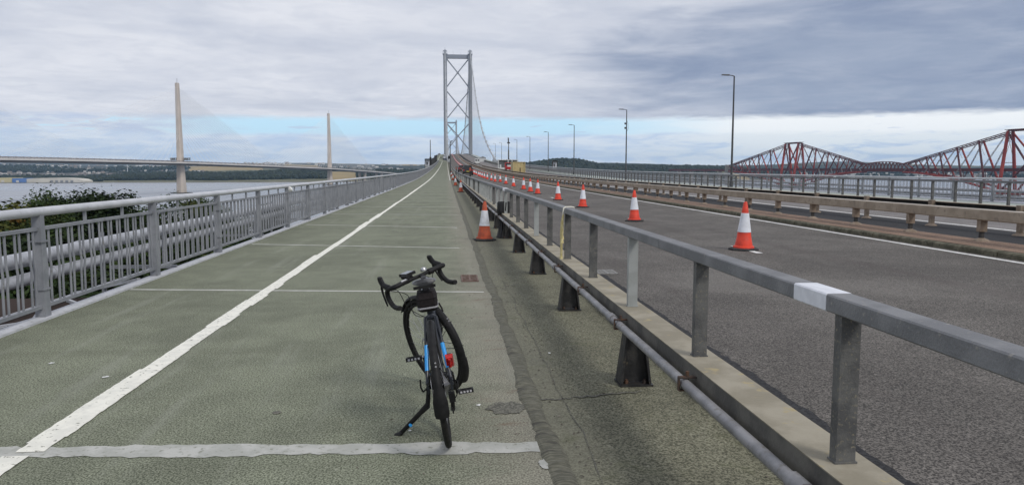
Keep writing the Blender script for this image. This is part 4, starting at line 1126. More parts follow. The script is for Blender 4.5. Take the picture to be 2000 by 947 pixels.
# railway track girder and far masonry end
def rbox(s0, s1, w0, w1, h0, h1, name, mat):
    MB().add([rp(s_, w_, h_) for s_ in (s0,s1) for w_ in (w0,w1) for h_ in (h0,h1)], [(0,1,3,2),(4,6,7,5),(0,4,5,1),(2,3,7,6),(0,2,6,4),(1,5,7,3)]).build(name, mat, rb)
rbox(-400, s2+ARM*1.19+20, -5, 5, ZDK-3.2, ZDK+.6, 'track_girder', m_redd)
rbox(-400, s2+ARM*1.19+20, -5.3, -5.1, ZDK+.6, ZDK+2.2, 'parapet_screen', m_redd)
ex = s2+ARM*1.19
rbox(ex+3, ex+17, -9, 9, 0, 59, 'masonry_portal', m_stone)
rbox(ex+20, ex+420, -5, 5, ZDK-5, ZDK+1.5, 'approach_girder', m_redd)
for k in range(4): rbox(ex+60+k*95, ex+66+k*95, -5, 5, 0, ZDK-5, 'approach_pier', m_stone)

# ------------------------------------------------------------------ lamp columns
def lamp_column(H, head=1.0):
    t = thing('lamp_column', 'x', 'lamp post')
    MB().lathe([(.16,0),(.15,.5),(.105,.55),(.06,H)], 10).build('column', m_lampc, t, True)
    s = MB(); s.tube([(0,0,H),(-.25,0,H+.06),(-.95*head,0,H+.10)], [.045,.04,.035], 6); s.build('bracket', m_lampc, t)
    s = MB(); s.prism([(-.45,-.13,H+.03),(-.45,.13,H+.03),(-.45,.10,H+.15),(-.45,-.10,H+.15)], [(-1.1,-.10,H+.06),(-1.1,.10,H+.06),(-1.1,.07,H+.15),(-1.1,-.07,H+.15)]); s.build('luminaire', m_lampc, t)
    return t
lamps = [(1441,150),(1225.5,214.5),(1121.5,245),(1070.5,259),(1034.5,267.5),(1009,272.5),(992,276),(979,277.5),(967,278)]
ords = ['nearest and tallest-looking', 'second nearest', 'third nearest', 'fourth nearest', 'fifth nearest', 'sixth nearest', 'seventh nearest', 'eighth nearest', 'farthest of nine']
proto = None
for i, (x, yt) in enumerate(lamps):
    v = 24.6*F_PX/(x-VPX); Hh = 9.45
    if i in (6,): continue
    o = lamp_column(Hh) if proto is None else copy_tree(proto)
    proto = proto or o
    o.location = (24.6, v, Z(v)); tag(o, f'{ords[i]} dark street lamp standing on the far footway', 'lamp post', 'street lamps along the far footway')
    if i == 1:
        for z in (6.9, 7.5): MB().box(-.28,-.08,-.08,.08,z,z+.25).build('equipment_box', m_lampc, o)
        MB().tube([(.05,0,6.6),(.22,0,6.9),(.2,0,7.6),(.06,0,8.0)], .02, 5).build('cable_loop', m_lampc, o)
# camera mast with black cabinet
v = 275; t = thing('camera_mast', 'dark camera mast with a black cabinet at its foot beyond the tan container', 'mast', (22.9, v, Z(v)))
MB().lathe([(.26,0),(.24,6),(.16,6.1),(.12,10.4)], 10).build('column', m_lampc, t, True)
s = MB(); s.box(-.5,.5,-.3,.3,8.4,8.9); s.box(-.3,-.1,-.2,.2,8.9,10.6); s.build('camera_head', m_lampc, t)
MB().box(-.9,.9,-.5,.5,1.2,2.6).build('cabinet', m_blackp, t)
# pole by the left tower leg and pole beyond the left railing
v = 165; t = thing('signal_pole', 'dark pole with a black signal box beside the footway below the left tower leg', 'pole', (.85, v, Z(v)))
MB().lathe([(.12,0),(.10,6.8)], 8).build('column', m_lampc, t, True); MB().box(-.5,.0,-.15,.15,3.0,3.7).build('signal_box', m_blackp, t)
s = MB(); s.tube([(0,0,6.7),(.3,0,6.9)], .05, 5); s.box(.15,.55,-.1,.1,6.8,7.0); s.build('bracket', m_lampc, t)
v = 225; t = thing('thin_mast', 'thin dark mast rising outside the left railing in the distance', 'mast', (-4.75, v, Z(v)))
MB().lathe([(.14,0),(.10,8.6)], 8).build('column', m_lampc, t, True); MB().box(-.3,.3,-.25,.25,0,3.5).build('cabinet', m_blackp, t)
# glazed shelters / boards outside the two railings
def shelter(x, v, label, k=1.0):
    t = thing('notice_shelter', label, 'shelter', (x, v, Z(v)-.2)); w, h = .58, 2.35; t.scale = (k, k, k)
    MB().box(-w,w,-.4,.4,h-.28,h).build('roof', m_blackp, t)
    for sx in (-1,1):
        for sy in (-1,1): MB().box(sx*w-.05*sx-.05,sx*w-.05*sx+.05,sy*.35-.05,sy*.35+.05,0,h-.28).build('corner_post', m_blackp, t)
    MB().box(-w+.1,w-.1,.28,.32,.3,h-.3).build('back_panel', m_conw, t); MB().box(-w+.1,w-.1,-.33,-.27,.0,.75).build('lower_panel', m_postg, t)
    MB().box(-.25,.2,.22,.28,.95,1.55).build('notice', m_steel, t)
shelter(-5.95, 235, 'small black-framed shelter outside the left railing in the distance', 1.35)
shelter(29.6, 203, 'small black-framed shelter outside the far right railing', 1.2)
# dark solid wind screens where the footway steps out at the side span
for k, (va, vb, h) in enumerate(((238,256,2.6),(268,330,2.9),(332,425,3.6))):
    t = thing('wind_screen', ['dark upright screen panel at the start of the side span','dark screen along the left railing in the distance','farthest dark screen beside the left railing near the tower'][k], 'screen', (-5.0-.15*k, va, 0), group='wind screens')
    n = int((vb-va)/6)
    for i in range(n):
        v = va + i*6; MB().box(-.06,.06,v-va,v-va+5.9,Z(v)+.0,Z(v)+h).build('panel', m_dark, t); MB().box(-.1,.1,v-va-.08,v-va+.02,Z(v)-.4,Z(v)+h+.1).build('post', m_blackp, t)
v = 520; t = thing('works_tent', 'small white works tent at the foot of the left tower leg', 'tent', (-1.2, v, Z(v)))
for sx in (-.9,.9):
    for sy in (0,1.8): MB().box(sx-.05,sx+.05,sy-.05,sy+.05,0,1.9).build('frame_post', m_steel, t)
MB().prism([(-1.05,-.1,1.9),(1.05,-.1,1.9),(0,-.1,2.6)],[(-1.05,1.9,1.9),(1.05,1.9,1.9),(0,1.9,2.6)]).build('roof_sheet', m_conw, t); MB().box(-.9,.9,1.78,1.84,.1,1.9).build('back_sheet', m_conw, t); MB().box(-.9,.2,-.03,.03,.1,1.0).build('front_sheet', m_conw, t)
# railing on the stepped-out footway towards the tower
t = thing('side_span_railing', 'grey railing along the outer edge of the footway on the climb to the tower', 'railing', (-7.15, 0, 0))
for z0, z1 in ((1.05,1.16),(.9,.95),(.08,.14)):
    s = MB(); s.sweep([(-.05,z0),(.05,z0),(.05,z1),(-.05,z1)], VL(470, 1200), Z); s.build('rail', m_rail, t)
s = MB(); v = 470
while v < 1200: s.box(-.06,.06,v-.06,v+.06,Z(v),Z(v)+1.06); v += 3
s.build('posts', m_rail, t, kind='stuff')
t = thing('inner_railing', 'grey railing between the footway and the tower leg', 'railing', (-2.2, 0, 0))
for z0, z1 in ((1.05,1.13),(.5,.56)):
    s = MB(); s.sweep([(-.05,z0),(.05,z0),(.05,z1),(-.05,z1)], VL(478, 1200), Z); s.build('rail', m_rail, t)
s = MB(); v = 478
while v < 1200: s.box(-.06,.06,v-.06,v+.06,Z(v),Z(v)+1.06); v += 3
s.build('posts', m_rail, t, kind='stuff')
for (u_, lb) in ((1.3,'left edge of the climbing carriageway'), (20.6,'right edge of the climbing carriageway')):
    t = thing('road_barrier', f'low steel barrier along the {lb}', 'barrier', (u_,0,0))
    s = MB(); s.sweep([(-.08,.5),(.08,.5),(.08,.85),(-.08,.85)], VL(430, 1200), Z); s.build('beam', m_steel, t)
    s = MB(); v = 430
    while v < 1000: s.box(-.06,.06,v-.06,v+.06,Z(v),Z(v)+.5); v += 3
    s.build('posts', m_steel, t, kind='stuff')

# ------------------------------------------------------------------ traffic cones
def cone_proto(om, wm):
    t = thing('traffic_cone', 'x', 'traffic cone')
    H = 0.86; R = lambda z: 0.155 + (0.032-0.155)*((z-.045)/(H-.045))
    def ring(z0, z1, e=0.0): return [(R(z0)+e, z0), (R(z1)+e, z1)]
    s = MB(); n = 8
    hx = lambda k, r, w: (r*w*math.cos(math.radians(22.5+45*k)), r*math.sin(math.radians(22.5+45*k)))
    s.prism([(*hx(k,.265,1.0),0) for k in range(8)], [(*hx(k,.262,1.0),.028) for k in range(8)])
    s.prism([(*hx(k,.262,1.0),.0281) for k in range(8)], [(*hx(k,.21,1.0),.045) for k in range(8)])
    s.build('base', m_conb, t)
    s = MB(); s.lathe([(.185,.045),(.18,.07),(R(.08)+.004,.082),(R(.20),.20),(R(.203)-.003,.205),(R(.335),.335)], 20); s.build('lower_body', om, t, True)
    s = MB(); s.lathe([(R(.32)+.005,.325)] + ring(.33,.655,.005) + [(R(.66)-.001,.66)], 20); s.build('reflective_sleeve', wm, t, True)
    s = MB(); s.lathe(ring(.645,.80,0.0) + [(R(.80)-.003,.803),(R(.84)-.003,.845),(R(.86)-.01,.86)], 16); s.build('tip', om, t, True)
    return t
cones_px = [1452,1239,1138,1090,1050,1036,1022.5,1003,988,977,966,959,951,945.5,941,937,934.2,930,927,924.8]
cp = cone_proto(m_cono, m_conw); used = False
names = ['first and nearest','second','third','fourth','fifth','sixth','seventh','eighth','ninth','tenth','eleventh','twelfth','thirteenth','fourteenth','fifteenth','sixteenth','seventeenth','eighteenth','nineteenth','twentieth']
rows_y = [488,432,405,391,379,375,370.5,365,360.5,357]
for i, px in enumerate(cones_px):
    o = cp if i == 0 else copy_tree(cp)
    v = 5.28*F_PX/(px-VPX); u = 5.28
    if i < 10:
        q = G(px, rows_y[i], .12); u, v = q.x, q.y
    o.location = (u, v, Z(v)+.121); o.rotation_euler = (rnd.uniform(-.02,.02), rnd.uniform(-.02,.02), rnd.uniform(0, 6.28))
    tag(o, f'{names[i]} orange and white traffic cone on the lane line, counted from the camera', 'traffic cone', 'traffic cones on the lane line')
v = 152.0
while v < 760:
    o = copy_tree(cp); o.location = (5.28 - 0.0*v, v, Z(v)+.121); o.rotation_euler = (0,0,rnd.uniform(0,6.28))
    tag(o, 'tiny far traffic cone in the red line climbing the road past the cars', 'traffic cone', 'far traffic cones on the climb'); v += 5.2
m_conw2 = M('cone_dirty_white', (0.62,0.64,0.68), (0.52,0.53,0.55), 9, rough=0.5)
cp2 = cone_proto(m_conod, m_conw2)
for i, (px, py) in enumerate(((946,469),(900,375.5),(889,355.5),(886.3,344),(884.2,338))):
    o = cp2 if i == 0 else copy_tree(cp2)
    q = G(px, py); v = q.y; u = q.x
    if i >= 2: v = (70, 98, 128)[i-2]; u = .83
    o.location = (u, v, Z(v)-.004); o.rotation_euler = (0, .015 if i == 0 else 0, .35+i)
    tag(o, ['nearest dirty orange cone on the footway side of the parapet','second dirty cone on the footway side of the parapet','third small cone on the footway side of the parapet','fourth tiny cone on the footway side of the parapet','fifth tiny cone on the footway side of the parapet'][i], 'traffic cone', 'cones beside the parapet')
# slim marker posts on the parapet
for (v, u, h, lb) in ((47.5,1.5,.75,'slim dark marker post above the parapet in front of the black car'), (100,1.3,.75,'slim dark marker post above the parapet left of the dark red car')):
    t = thing('marker_post', lb, 'marker post', (u, v, Z(v)+1.0)); MB().box(-.05,.05,-.03,.03,-.3,h).build('post', m_blackp, t); MB().box(-.052,.052,-.034,-.031,h-.3,h-.1).build('reflector', m_conod, t)

# ------------------------------------------------------------------ vehicles
def car(label, u, v, paint, L=4.5, W=1.86, H=1.66, estate=True):
    t = thing('car', label, 'car', (u, v, Z(v)+.121))
    hw = W/2
    def sect(y, zl, zh, w, wt): return [(-w,y,zl),(w,y,zl),(w,y,zh*.72),(wt,y,zh),(-wt,y,zh),(-w,y,zh*.72)]
    s = MB(); B = [sect(0,.42,.80,hw*.86,hw*.80), sect(.12,.30,.98,hw*.97,hw*.92), sect(.9,.26,1.02,hw,hw*.95), sect(L-1.3,.26,1.0,hw,hw*.95), sect(L-.25,.3,.86,hw*.95,hw*.86), sect(L,.42,.66,hw*.82,hw*.75)]
    for a, b in zip(B, B[1:]): s.prism(a, b)
    s.build('body', paint, t, True)
    s = MB(); zt = H
    r0 = [(-hw*.92,.10,.97),(hw*.92,.10,.97),(hw*.92,L*.74,.97),(-hw*.92,L*.74,.97)]; r1 = [(-hw*.70,.42,zt),(hw*.70,.42,zt),(hw*.72,L*.55,zt),(-hw*.72,L*.55,zt)]
    s.prism(r0, r1); s.build('cabin', paint, t)
    def quad(pts, off, name, mat): 
        pts = [Vector(p)+Vector(off) for p in pts]; MB().prism(pts, [p - Vector(off)*.5 for p in pts]).build(name, mat, t)
    lp_ = lambda a, b, f: Vector(a).lerp(Vector(b), f)
    bl, br, tl, tr_ = r0[0], r0[1], r1[0], r1[1]
    a, b = lp_(bl, tl, .16), lp_(br, tr_, .16); c, d = lp_(br, tr_, .86), lp_(bl, tl, .86)
    quad([a.lerp(b,.1), a.lerp(b,.9), d.lerp(c,.88), d.lerp(c,.12)], (0,-.012,.004), 'rear_window', m_glass)
    for sx, i0, i1 in ((-1,0,3),(1,1,2)):
        p0, p1, q0, q1 = r0[i0], r0[i1], r1[i0], r1[i1]; e0, e1, f0, f1 = lp_(p0,q0,.12), lp_(p1,q1,.12), lp_(p0,q0,.85), lp_(p1,q1,.85)
        quad([e0.lerp(e1,.08), e0.lerp(e1,.92), f0.lerp(f1,.92), f0.lerp(f1,.08)], (sx*.012,0,.004), 'side_window', m_glass)
        lt = MB(); lt.box(sx*hw*.80-.11, sx*hw*.80+.11, -.0, .14, .74, .98); lt.build('tail_light', m_redl, t)
        for wy in (.85, L-.95):
            w = MB(); m = Matrix.Translation((sx*(hw-.11), wy, .34)) @ Matrix.Rotation(math.pi/2, 4, 'Y'); w.lathe([(.22,-.11),(.33,-.11),(.34,-.06),(.34,.06),(.33,.11),(.22,.11)], 18, m=m); wo = w.build('wheel', m_rubber, t, True)
            w = MB(); w.lathe([(.20,-.115),(.21,.115)], 14, m=m); w.build('rim', m_alu, wo)
        mr_ = MB(); mr_.box(sx*(hw+.02)-.10, sx*(hw+.02)+.10, L*.62, L*.62+.1, 1.0, 1.16); mr_.build('mirror', paint, t)
    MB().box(-.27,.27,-.025,.0,.62,.73).build('number_plate', M('yellow_plate', (0.62,0.50,0.07), rough=0.5), t)
    MB().box(-hw*.9,hw*.9,-.06,.2,.34,.56).build('bumper', m_blackp, t)
    for sx in (-1,1): MB().box(sx*hw*.66-.02,sx*hw*.66+.02,.6,L*.5,zt+.003,zt+.06).build('roof_bar', m_blackp, t)
    return t
car('black car seen from behind on the road left of the cones', 3.75, 131, M('black_car_paint', (0.012,0.012,0.014), rough=0.18, spec=0.6), H=1.72)
car('dark red car driving ahead of the black car', 3.45, 163, M('maroon_car_paint', (0.085,0.018,0.022), rough=0.18, spec=0.6), H=1.58)

# site container and works vehicles on the opposite carriageway
m_cream = M('cream_container_paint', (0.50,0.41,0.21), (0.42,0.34,0.17), 1.5, rough=0.6, c3=(0.3,0.25,0.14), s3=4, lo3=0.6)
v = 152; t = thing('site_container', 'cream corrugated site container standing on the opposite carriageway', 'container', (13.6, v, Z(v)+.121))
c = MB(); n = 16; W = 2.45; Hc = 2.3
pts = []
for i in range(n*2+1): pts.append((W*i/(n*2), -.03 if i % 4 in (0,1) else .02))
c.prism([(x,y,.12) for x,y in pts]+[(W,5.9,.12),(0,5.9,.12)], [(x,y,Hc-.1) for x,y in pts]+[(W,5.9,Hc-.1),(0,5.9,Hc-.1)])
c.build('walls', m_cream, t)
for (x0,x1) in ((-.05,.09),(W-.09,W+.05)): MB().box(x0,x1,-.08,.06,.0,Hc).build('corner_post', m_cream, t)
MB().box(-.05,W+.05,-.08,6.0,Hc-.1,Hc+.02).build('roof', m_cream, t); MB().box(-.05,W+.05,-.08,.06,0,.13).build('sill', m_cream, t)
MB().box(W-.35,W-.2,-.12,-.06,Hc-.35,Hc-.15).build('vent', m_blackp, t); MB().box(W*.55,W*.62,-.10,-.05,.1,1.1).build('lock_bar', m_rust, t)
v = 190; t = thing('works_cabin', 'white open-fronted works cabin behind the cream container', 'cabin', (13.1, v, Z(v)+.121))
mwh = M('white_vehicle_paint', (0.62,0.63,0.62), (0.52,0.53,0.52), 3, rough=0.5)
for (x0,x1) in ((0,.18),(2.5,2.72),(3.5,3.7),(5.0,5.2)): MB().box(x0,x1,0,.2,0,2.6).build('upright', mwh, t)
MB().box(0,5.2,0,2.2,2.6,2.75).build('roof', mwh, t); MB().box(.18,5.0,1.9,2.0,.0,2.6).build('back_wall', m_postg, t); MB().box(.18,2.5,0,.1,0,.75).build('front_panel', mwh, t)
MB().box(2.72,3.5,.02,.1,.9,1.05).build('shelf', mwh, t); MB().box(2.72,3.5,.02,.1,1.5,1.65).build('shelf', mwh, t); MB().box(.5,.9,.5,1.0,.75,1.5).build('water_drum', mwh, t)
v = 178; t = thing('red_truck', 'red works truck with a white load beside the white cabin', 'truck', (15.2-2.2, v, Z(v)+.121)); t.location.x = 13.55 + 1.6
MB().box(-.95,.95,0,3.4,.45,1.05).build('flatbed', M('red_vehicle_paint', (0.42,0.02,0.018), rough=0.4), t)
MB().box(-.9,.9,3.5,5.2,.45,2.1).build('cab', M('red_cab_paint', (0.38,0.02,0.018), rough=0.35), t); MB().box(-.75,.75,3.44,3.5,1.4,1.95).build('rear_window', m_glass, t)
MB().box(-.5,.6,.4,2.8,1.05,1.5).build('load', mwh, t)
for sx in (-1,1):
    MB().box(sx*.7-.12,sx*.7+.12,-.04,.0,.55,.75).build('tail_light', m_glass, t)
    for wy in (.8,4.4): MB().lathe([(.2,-.12),(.38,-.12),(.38,.12),(.2,.12)], 14, m=Matrix.Translation((sx*.8,wy,.38)) @ Matrix.Rotation(math.pi/2,4,'Y')).build('wheel', m_rubber, t, True)
v = 205; t = thing('fence_stack', 'grey mesh site fencing left of the white cabin', 'site fence', (11.6+.9, v, Z(v)+.121))
for k in range(7): MB().box(k*.28,k*.28+.05,0,.05,0,2.2).build('upright', m_steel, t)
MB().box(0,1.75,0,.05,2.15,2.22).build('top_tube', m_steel, t); MB().box(0,1.75,0,.05,.1,.17).build('bottom_tube', m_steel, t)
v = 330; t = thing('white_van', 'white van parked far up the opposite carriageway', 'van', (13.6, v, Z(v)+.121))
s = MB(); s.prism([(-1,0,.35),(1,0,.35),(1,0,2.0),(.85,0,2.35),(-.85,0,2.35),(-1,0,2.0)], [(-1,4.2,.35),(1,4.2,.35),(1,4.2,2.0),(.85,4.2,2.35),(-.85,4.2,2.35),(-1,4.2,2.0)]); s.prism([(-1,4.2,.35),(1,4.2,.35),(.85,4.2,2.3),(-.85,4.2,2.3)], [(-.95,5.6,.35),(.95,5.6,.35),(.9,5.6,1.1),(-.9,5.6,1.1)]); s.build('body', mwh, t)
for sx in (-1,1):
    MB().box(sx*.5-.38,sx*.5+.38,-.02,.0,1.35,1.95).build('rear_window', m_glass, t)
    for wy in (.9,4.6): MB().lathe([(.2,-.12),(.35,-.12),(.35,.12),(.2,.12)], 14, m=Matrix.Translation((sx*.9,wy,.35)) @ Matrix.Rotation(math.pi/2,4,'Y')).build('wheel', m_rubber, t, True)
v = 395; t = thing('works_hut', 'small white hut by the foot of the right main cable', 'hut', (19.2, v, Z(v)+.121))
MB().box(-1.6,1.6,0,3,0,2.2).build('walls', mwh, t); MB().prism([(-1.8,-.2,2.2),(1.8,-.2,2.2),(0,-.2,2.9)],[(-1.8,3.2,2.2),(1.8,3.2,2.2),(0,3.2,2.9)]).build('roof', m_steel, t)

# ------------------------------------------------------------------ walker far up the footway
def person(u, v, label):
    me = bpy.data.meshes.new('person'); J = [(0,0,.95),(0,0,1.20),(0,.01,1.42),(0,.02,1.52),(0,.03,1.63),(0,.035,1.75),
        (-.19,0,1.40),(-.25,-.06,1.13),(-.24,.05,.88),(.19,0,1.40),(.25,.06,1.13),(.24,.16,.90),
        (-.10,0,.90),(-.11,.14,.50),(-.11,.10,.08),(-.11,.24,.04),(.10,0,.90),(.11,-.02,.50),(.11,-.26,.12),(.11,-.16,.05)]
    R_ = [.15,.15,.16,.06,.095,.06,.075,.05,.035,.075,.05,.035,.095,.065,.045,.035,.095,.065,.045,.035]
    E = [(0,1),(1,2),(2,3),(3,4),(4,5),(2,6),(6,7),(7,8),(2,9),(9,10),(10,11),(0,12),(12,13),(13,14),(14,15),(0,16),(16,17),(17,18),(18,19)]
    me.from_pydata(J, E, []); me.materials.append(M('dark_clothes', (0.018,0.019,0.022), (0.03,0.028,0.03), 5, rough=0.9))
    o = ob('person', me, None, (u, v, Z(v)))
    md_ = o.modifiers.new('skin', 'SKIN')
    for i, sv in enumerate(me.skin_vertices[0].data): sv.radius = (R_[i], R_[i]); sv.use_root = (i == 0)
    o.modifiers.new('sub', 'SUBSURF').render_levels = 1
    tag(o, label, 'person')
person(-3.4, 480, 'person in dark clothes walking far up the footway towards the tower')

# ------------------------------------------------------------------ bicycle on its stand
def bicycle():
    root_p = G(877.5, 867)
    t = thing('bicycle', 'dark drop-bar bicycle with blue stays leaning on its stand on the footway', 'bicycle', (root_p.x, root_p.y, 0.0))
    LEAN, HEAD = math.radians(-8.2), math.radians(1.2)
    t.rotation_euler = (0, LEAN, HEAD)
    Rm = Matrix.Rotation(HEAD, 3, 'Z') @ Matrix.Rotation(LEAN, 3, 'Y')
    AX, WB = .348, 1.02
    hb_, ht = Vector((0,.865,.60)), Vector((0,.80,.80)); sax = (ht-hb_).normalized()
    ST = Matrix.Translation(hb_) @ Matrix.Rotation(math.radians(33), 4, sax) @ Matrix.Translation(-hb_)
    I4 = Matrix.Identity(4)
    m_blackp = M('matt_black_bike_parts', (0.009,0.009,0.0095), (0.014,0.014,0.0145), 25, rough=0.6, spec=0.25)
    FK = ST; STB = ST @ Matrix.Translation((.008,0,-.035))
    def tb(name, pts, r, mat, m=I4, n=10, parent=t, sq=None, smooth=True):
        return MB().tube([m @ Vector(p) for p in pts], r, n, sq=sq).build(name, mat, parent, smooth)
    def wheel(name, cy, m):
        w = thing('x', 'x', 'x'); COL.objects.unlink(w); bpy.data.objects.remove(w)
        ring = lambda R, n=56, x=0.0: [m @ Vector((x, cy + R*math.cos(6.2832*k/n), AX + R*math.sin(6.2832*k/n))) for k in range(n)]
        w = MB().tube(ring(.330), .0175, 10, closed=True).build(name, m_rubber, t, True)
        s = MB().tube(ring(.304), .013, 6, closed=True); s.build('rim', m_blackp, w, True)
        for k in range(28):
            a = 6.2832*k/28; sx = .03 if k % 2 else -.03; b = a + (.55 if (k//2) % 2 else -.55)
            MB().tube([m @ Vector((sx, cy+.024*math.cos(b), AX+.024*math.sin(b))), m @ Vector((0, cy+.30*math.cos(a), AX+.30*math.sin(a)))], .0013, 4).build('spoke', m_alu, w)
        MB().tube([m @ Vector((-.055,cy,AX)), m @ Vector((-.03,cy,AX)), m @ Vector((.03,cy,AX)), m @ Vector((.055,cy,AX))], [.012,.024,.024,.012], 12).build('hub', m_blackp, w, True)
        d = MB(); n = 28
        d.tube([m @ Vector((-.045, cy+.062*math.cos(6.2832*k/n), AX+.062*math.sin(6.2832*k/n))) for k in range(n)], .016, 4, closed=True, sq=(.12,1.0))
        d.build('brake_disc', m_alu, w)
        return w
    wheel('rear_wheel', 0.0, I4); wheel('front_wheel', WB, ST)
    def guard(name, cy, a0, a1, m, wf, R=.372):
        s = MB(); n = 30; vs = []; fs = []; K = 7
        for i in range(n+1):
            a = math.radians(a0 + (a1-a0)*i/n); hw = wf(i/n)
            for side in (0, 1):
                for k in range(K):
                    q = -1 + 2*k/(K-1); rr = R - .016*q*q - (.003 if side else 0)
                    vs.append(m @ Vector((q*hw, cy + rr*math.cos(a), AX + rr*math.sin(a))))
        for i in range(n):
            o, p = i*2*K, (i+1)*2*K
            for k in range(K-1):
                fs.append((o+k, o+k+1, p+k+1, p+k)); fs.append((o+K+k, p+K+k, p+K+k+1, o+K+k+1))
            fs.append((o, p, p+K, o+K)); fs.append((o+K-1, o+2*K-1, p+2*K-1, p+K-1))
        fs.append(tuple(range(K)) + tuple(range(2*K-1, K-1, -1))); o = n*2*K; fs.append(tuple(o+k for k in range(K)) + tuple(o+2*K-1-k for k in range(K)))
        return s.add(vs, fs).build(name, m_blackp, t, True)
    rg = guard('rear_mudguard', 0, 72, 172, I4, lambda f: .023); guard('mud_flap', 0, 166, 191, I4, lambda f: .025 + .014*min(1, f*2.2)*(1 if f < .93 else .8), .377)
    fg = guard('front_mudguard', WB, 40, 196, ST, lambda f: .023); guard('mud_flap', WB, 192, 222, ST, lambda f: .025+.008*min(1, f*2), .376)
    for (g_, cy, m, angs) in ((rg, 0, I4, (128, 150)), (fg, WB, ST, (150, 178))):
        for a in angs:
            a = math.radians(a)
            for sx in (-1, 1):
                p1 = m @ Vector((sx*.024, cy+.365*math.cos(a), AX+.365*math.sin(a))); p0 = m @ Vector((sx*.058, cy, AX))
                MB().tube([p0, p1], .0022, 5).build('stay_wire', m_blackp, g_)
        for a in (146, 149):
            a = math.radians(a); c = m @ Vector((.004, cy+.3745*math.cos(a), AX+.3745*math.sin(a)))
            MB().lathe([(.0045,-.002),(.0045,.002)], 8, m=Matrix.Translation(c) @ Matrix.Rotation(math.radians(-60), 4, 'X')).build('rivet', m_silver, g_)
    # frame
    bb, sc = (0,.432,.285), (0,.262,.735); fr = tb('frame', [sc, bb], .018, m_frame)
    F = lambda pts, r, mat=m_frame, name='frame_tube', sq=None: tb(name, pts, r, mat, parent=fr, sq=sq)
    F([sc, (0,.80,.775)], [.017,.020]); F([bb, (0,.845,.665)], [.024,.027], sq=(1.0,1.1)); F([hb_, ht + sax*.02], [.027,.024])
    for sx in (-1, 1):
        a, b = Vector((sx*.030,.235,.69)), Vector((sx*.068,.005,AX+.012)); L = lambda f: a.lerp(b, f)
        F([(0,.262,.70), a, L(.42)], [.014,.012,.011]); F([L(.42), L(.80)], .0125, m_blue, 'blue_stay'); F([L(.80), b], [.0112,.010])
        F([(sx*.03,.41,.285), (sx*.055,.30,.295), (sx*.070,.01,AX-.005)], [.015,.013,.010])
        MB().box(sx*.066-.006, sx*.066+.006, -.035, .03, AX-.03, AX+.035).build('dropout', m_frame, fr)
    F([(-.03,.235,.69),(.03,.235,.69)], .009)
    # fork
    fk = tb('fork', [hb_, hb_-sax*.02], .022, m_frame, ST)
    for sx in (-1, 1): tb('fork_blade', [(sx*.02,.87,.585), (sx*.045,.885,.55), (sx*.056,.94,.44), (sx*.056,WB,AX)], [.018,.017,.014,.010], m_frame, ST, parent=fk)
    # stem and handlebar
    st = tb('stem', [ht+sax*.0, ht+sax*.07, (0,.87,.895)], [.018,.018,.016], m_blackp, STB)
    half = [(0,.885,.895),(.12,.885,.897),(.185,.885,.895),(.205,.905,.892),(.212,.955,.885),(.215,.985,.865),(.218,.992,.832),(.221,.978,.795),(.224,.945,.768),(.227,.90,.758),(.228,.862,.758)]
    bar_ = [(-x,y,z) for x,y,z in reversed(half)] + half[1:]
    def smooth_pts(P, k=4):
        out = []; P = [Vector(p) for p in P]
        for i in range(len(P)-1):
            p0, p1, p2, p3 = P[max(i-1,0)], P[i], P[i+1], P[min(i+2,len(P)-1)]
            for j in range(k):
                u = j/k; out.append(.5*((2*p1)+(p2-p0)*u+(2*p0-5*p1+4*p2-p3)*u*u+(3*p1-p0-3*p2+p3)*u**3))
        return out + [P[-1]]
    hbp = smooth_pts(bar_); rs = []
    for i, p in enumerate(hbp): rs.append(.0125 if abs(p.x) < .07 else .0162 + .0006*(i % 2))
    hbo = tb('handlebar', hbp, rs, m_blackp, STB, n=12)
    for sx in (-1, 1):
        hood = smooth_pts([(sx*.210,.940,.890),(sx*.211,.985,.900),(sx*.209,1.025,.915),(sx*.206,1.045,.948),(sx*.204,1.043,.968)], 4)
        tb('brake_hood', hood, [.016]+[.0185]*4+[.018]*4+[.0195]*4+[.019]*2+[.017,.009], m_blackp, STB, n=10, parent=hbo, sq=(.85,1.15))
        tb('brake_lever', smooth_pts([(sx*.210,1.035,.925),(sx*.214,1.052,.885),(sx*.220,1.046,.835),(sx*.226,1.03,.79),(sx*.229,1.022,.768)], 3), [.010]*5+[.0085]*5+[.007]*3, m_blackp, STB, n=8, parent=hbo, sq=(.8,1.25))
        MB().lathe([(.0165,0),(.0165,.008)], 10, m=STB @ Matrix.Translation((sx*.228,.862,.758)) @ Matrix.Rotation(math.pi/2, 4, 'X')).build('bar_end_plug', m_blackp, hbo)
    # computer, light and bell on the bar
    cm_ = MB(); cm_.box(-.10,-.025,.875,.975,.925,.943, STB); cm_o = cm_.build('bike_computer', m_blackp, t)
    MB().box(-.093,-.032,.885,.967,.9432,.9445, STB).build('screen', M('grey_lcd', (0.10,0.12,0.14), rough=0.12, spec=0.6), cm_o); tb('computer_mount', [(-.06,.90,.925),(-.06,.885,.905)], .012, m_blackp, STB, parent=cm_o)
    bl = MB(); bl.lathe([(.022,0),(.022,.01),(.016,.02),(.004,.024)], 12, m=STB @ Matrix.Translation((.045,.89,.915))); bl.build('bell', m_alu, t, True)
    fl_ = MB(); fl_.tube([STB @ Vector((-.095,.86,.925)), STB @ Vector((-.10,.93,.925))], .016, 10); fl_.build('front_light', m_blackp, t, True); tb('bar_clamp', [(.07,.885,.895),(.105,.885,.895)], .021, m_blackp, STB)
    tb('light_clip', [(-.15,.872,.912),(-.10,.872,.912)], .006, m_silver, STB)
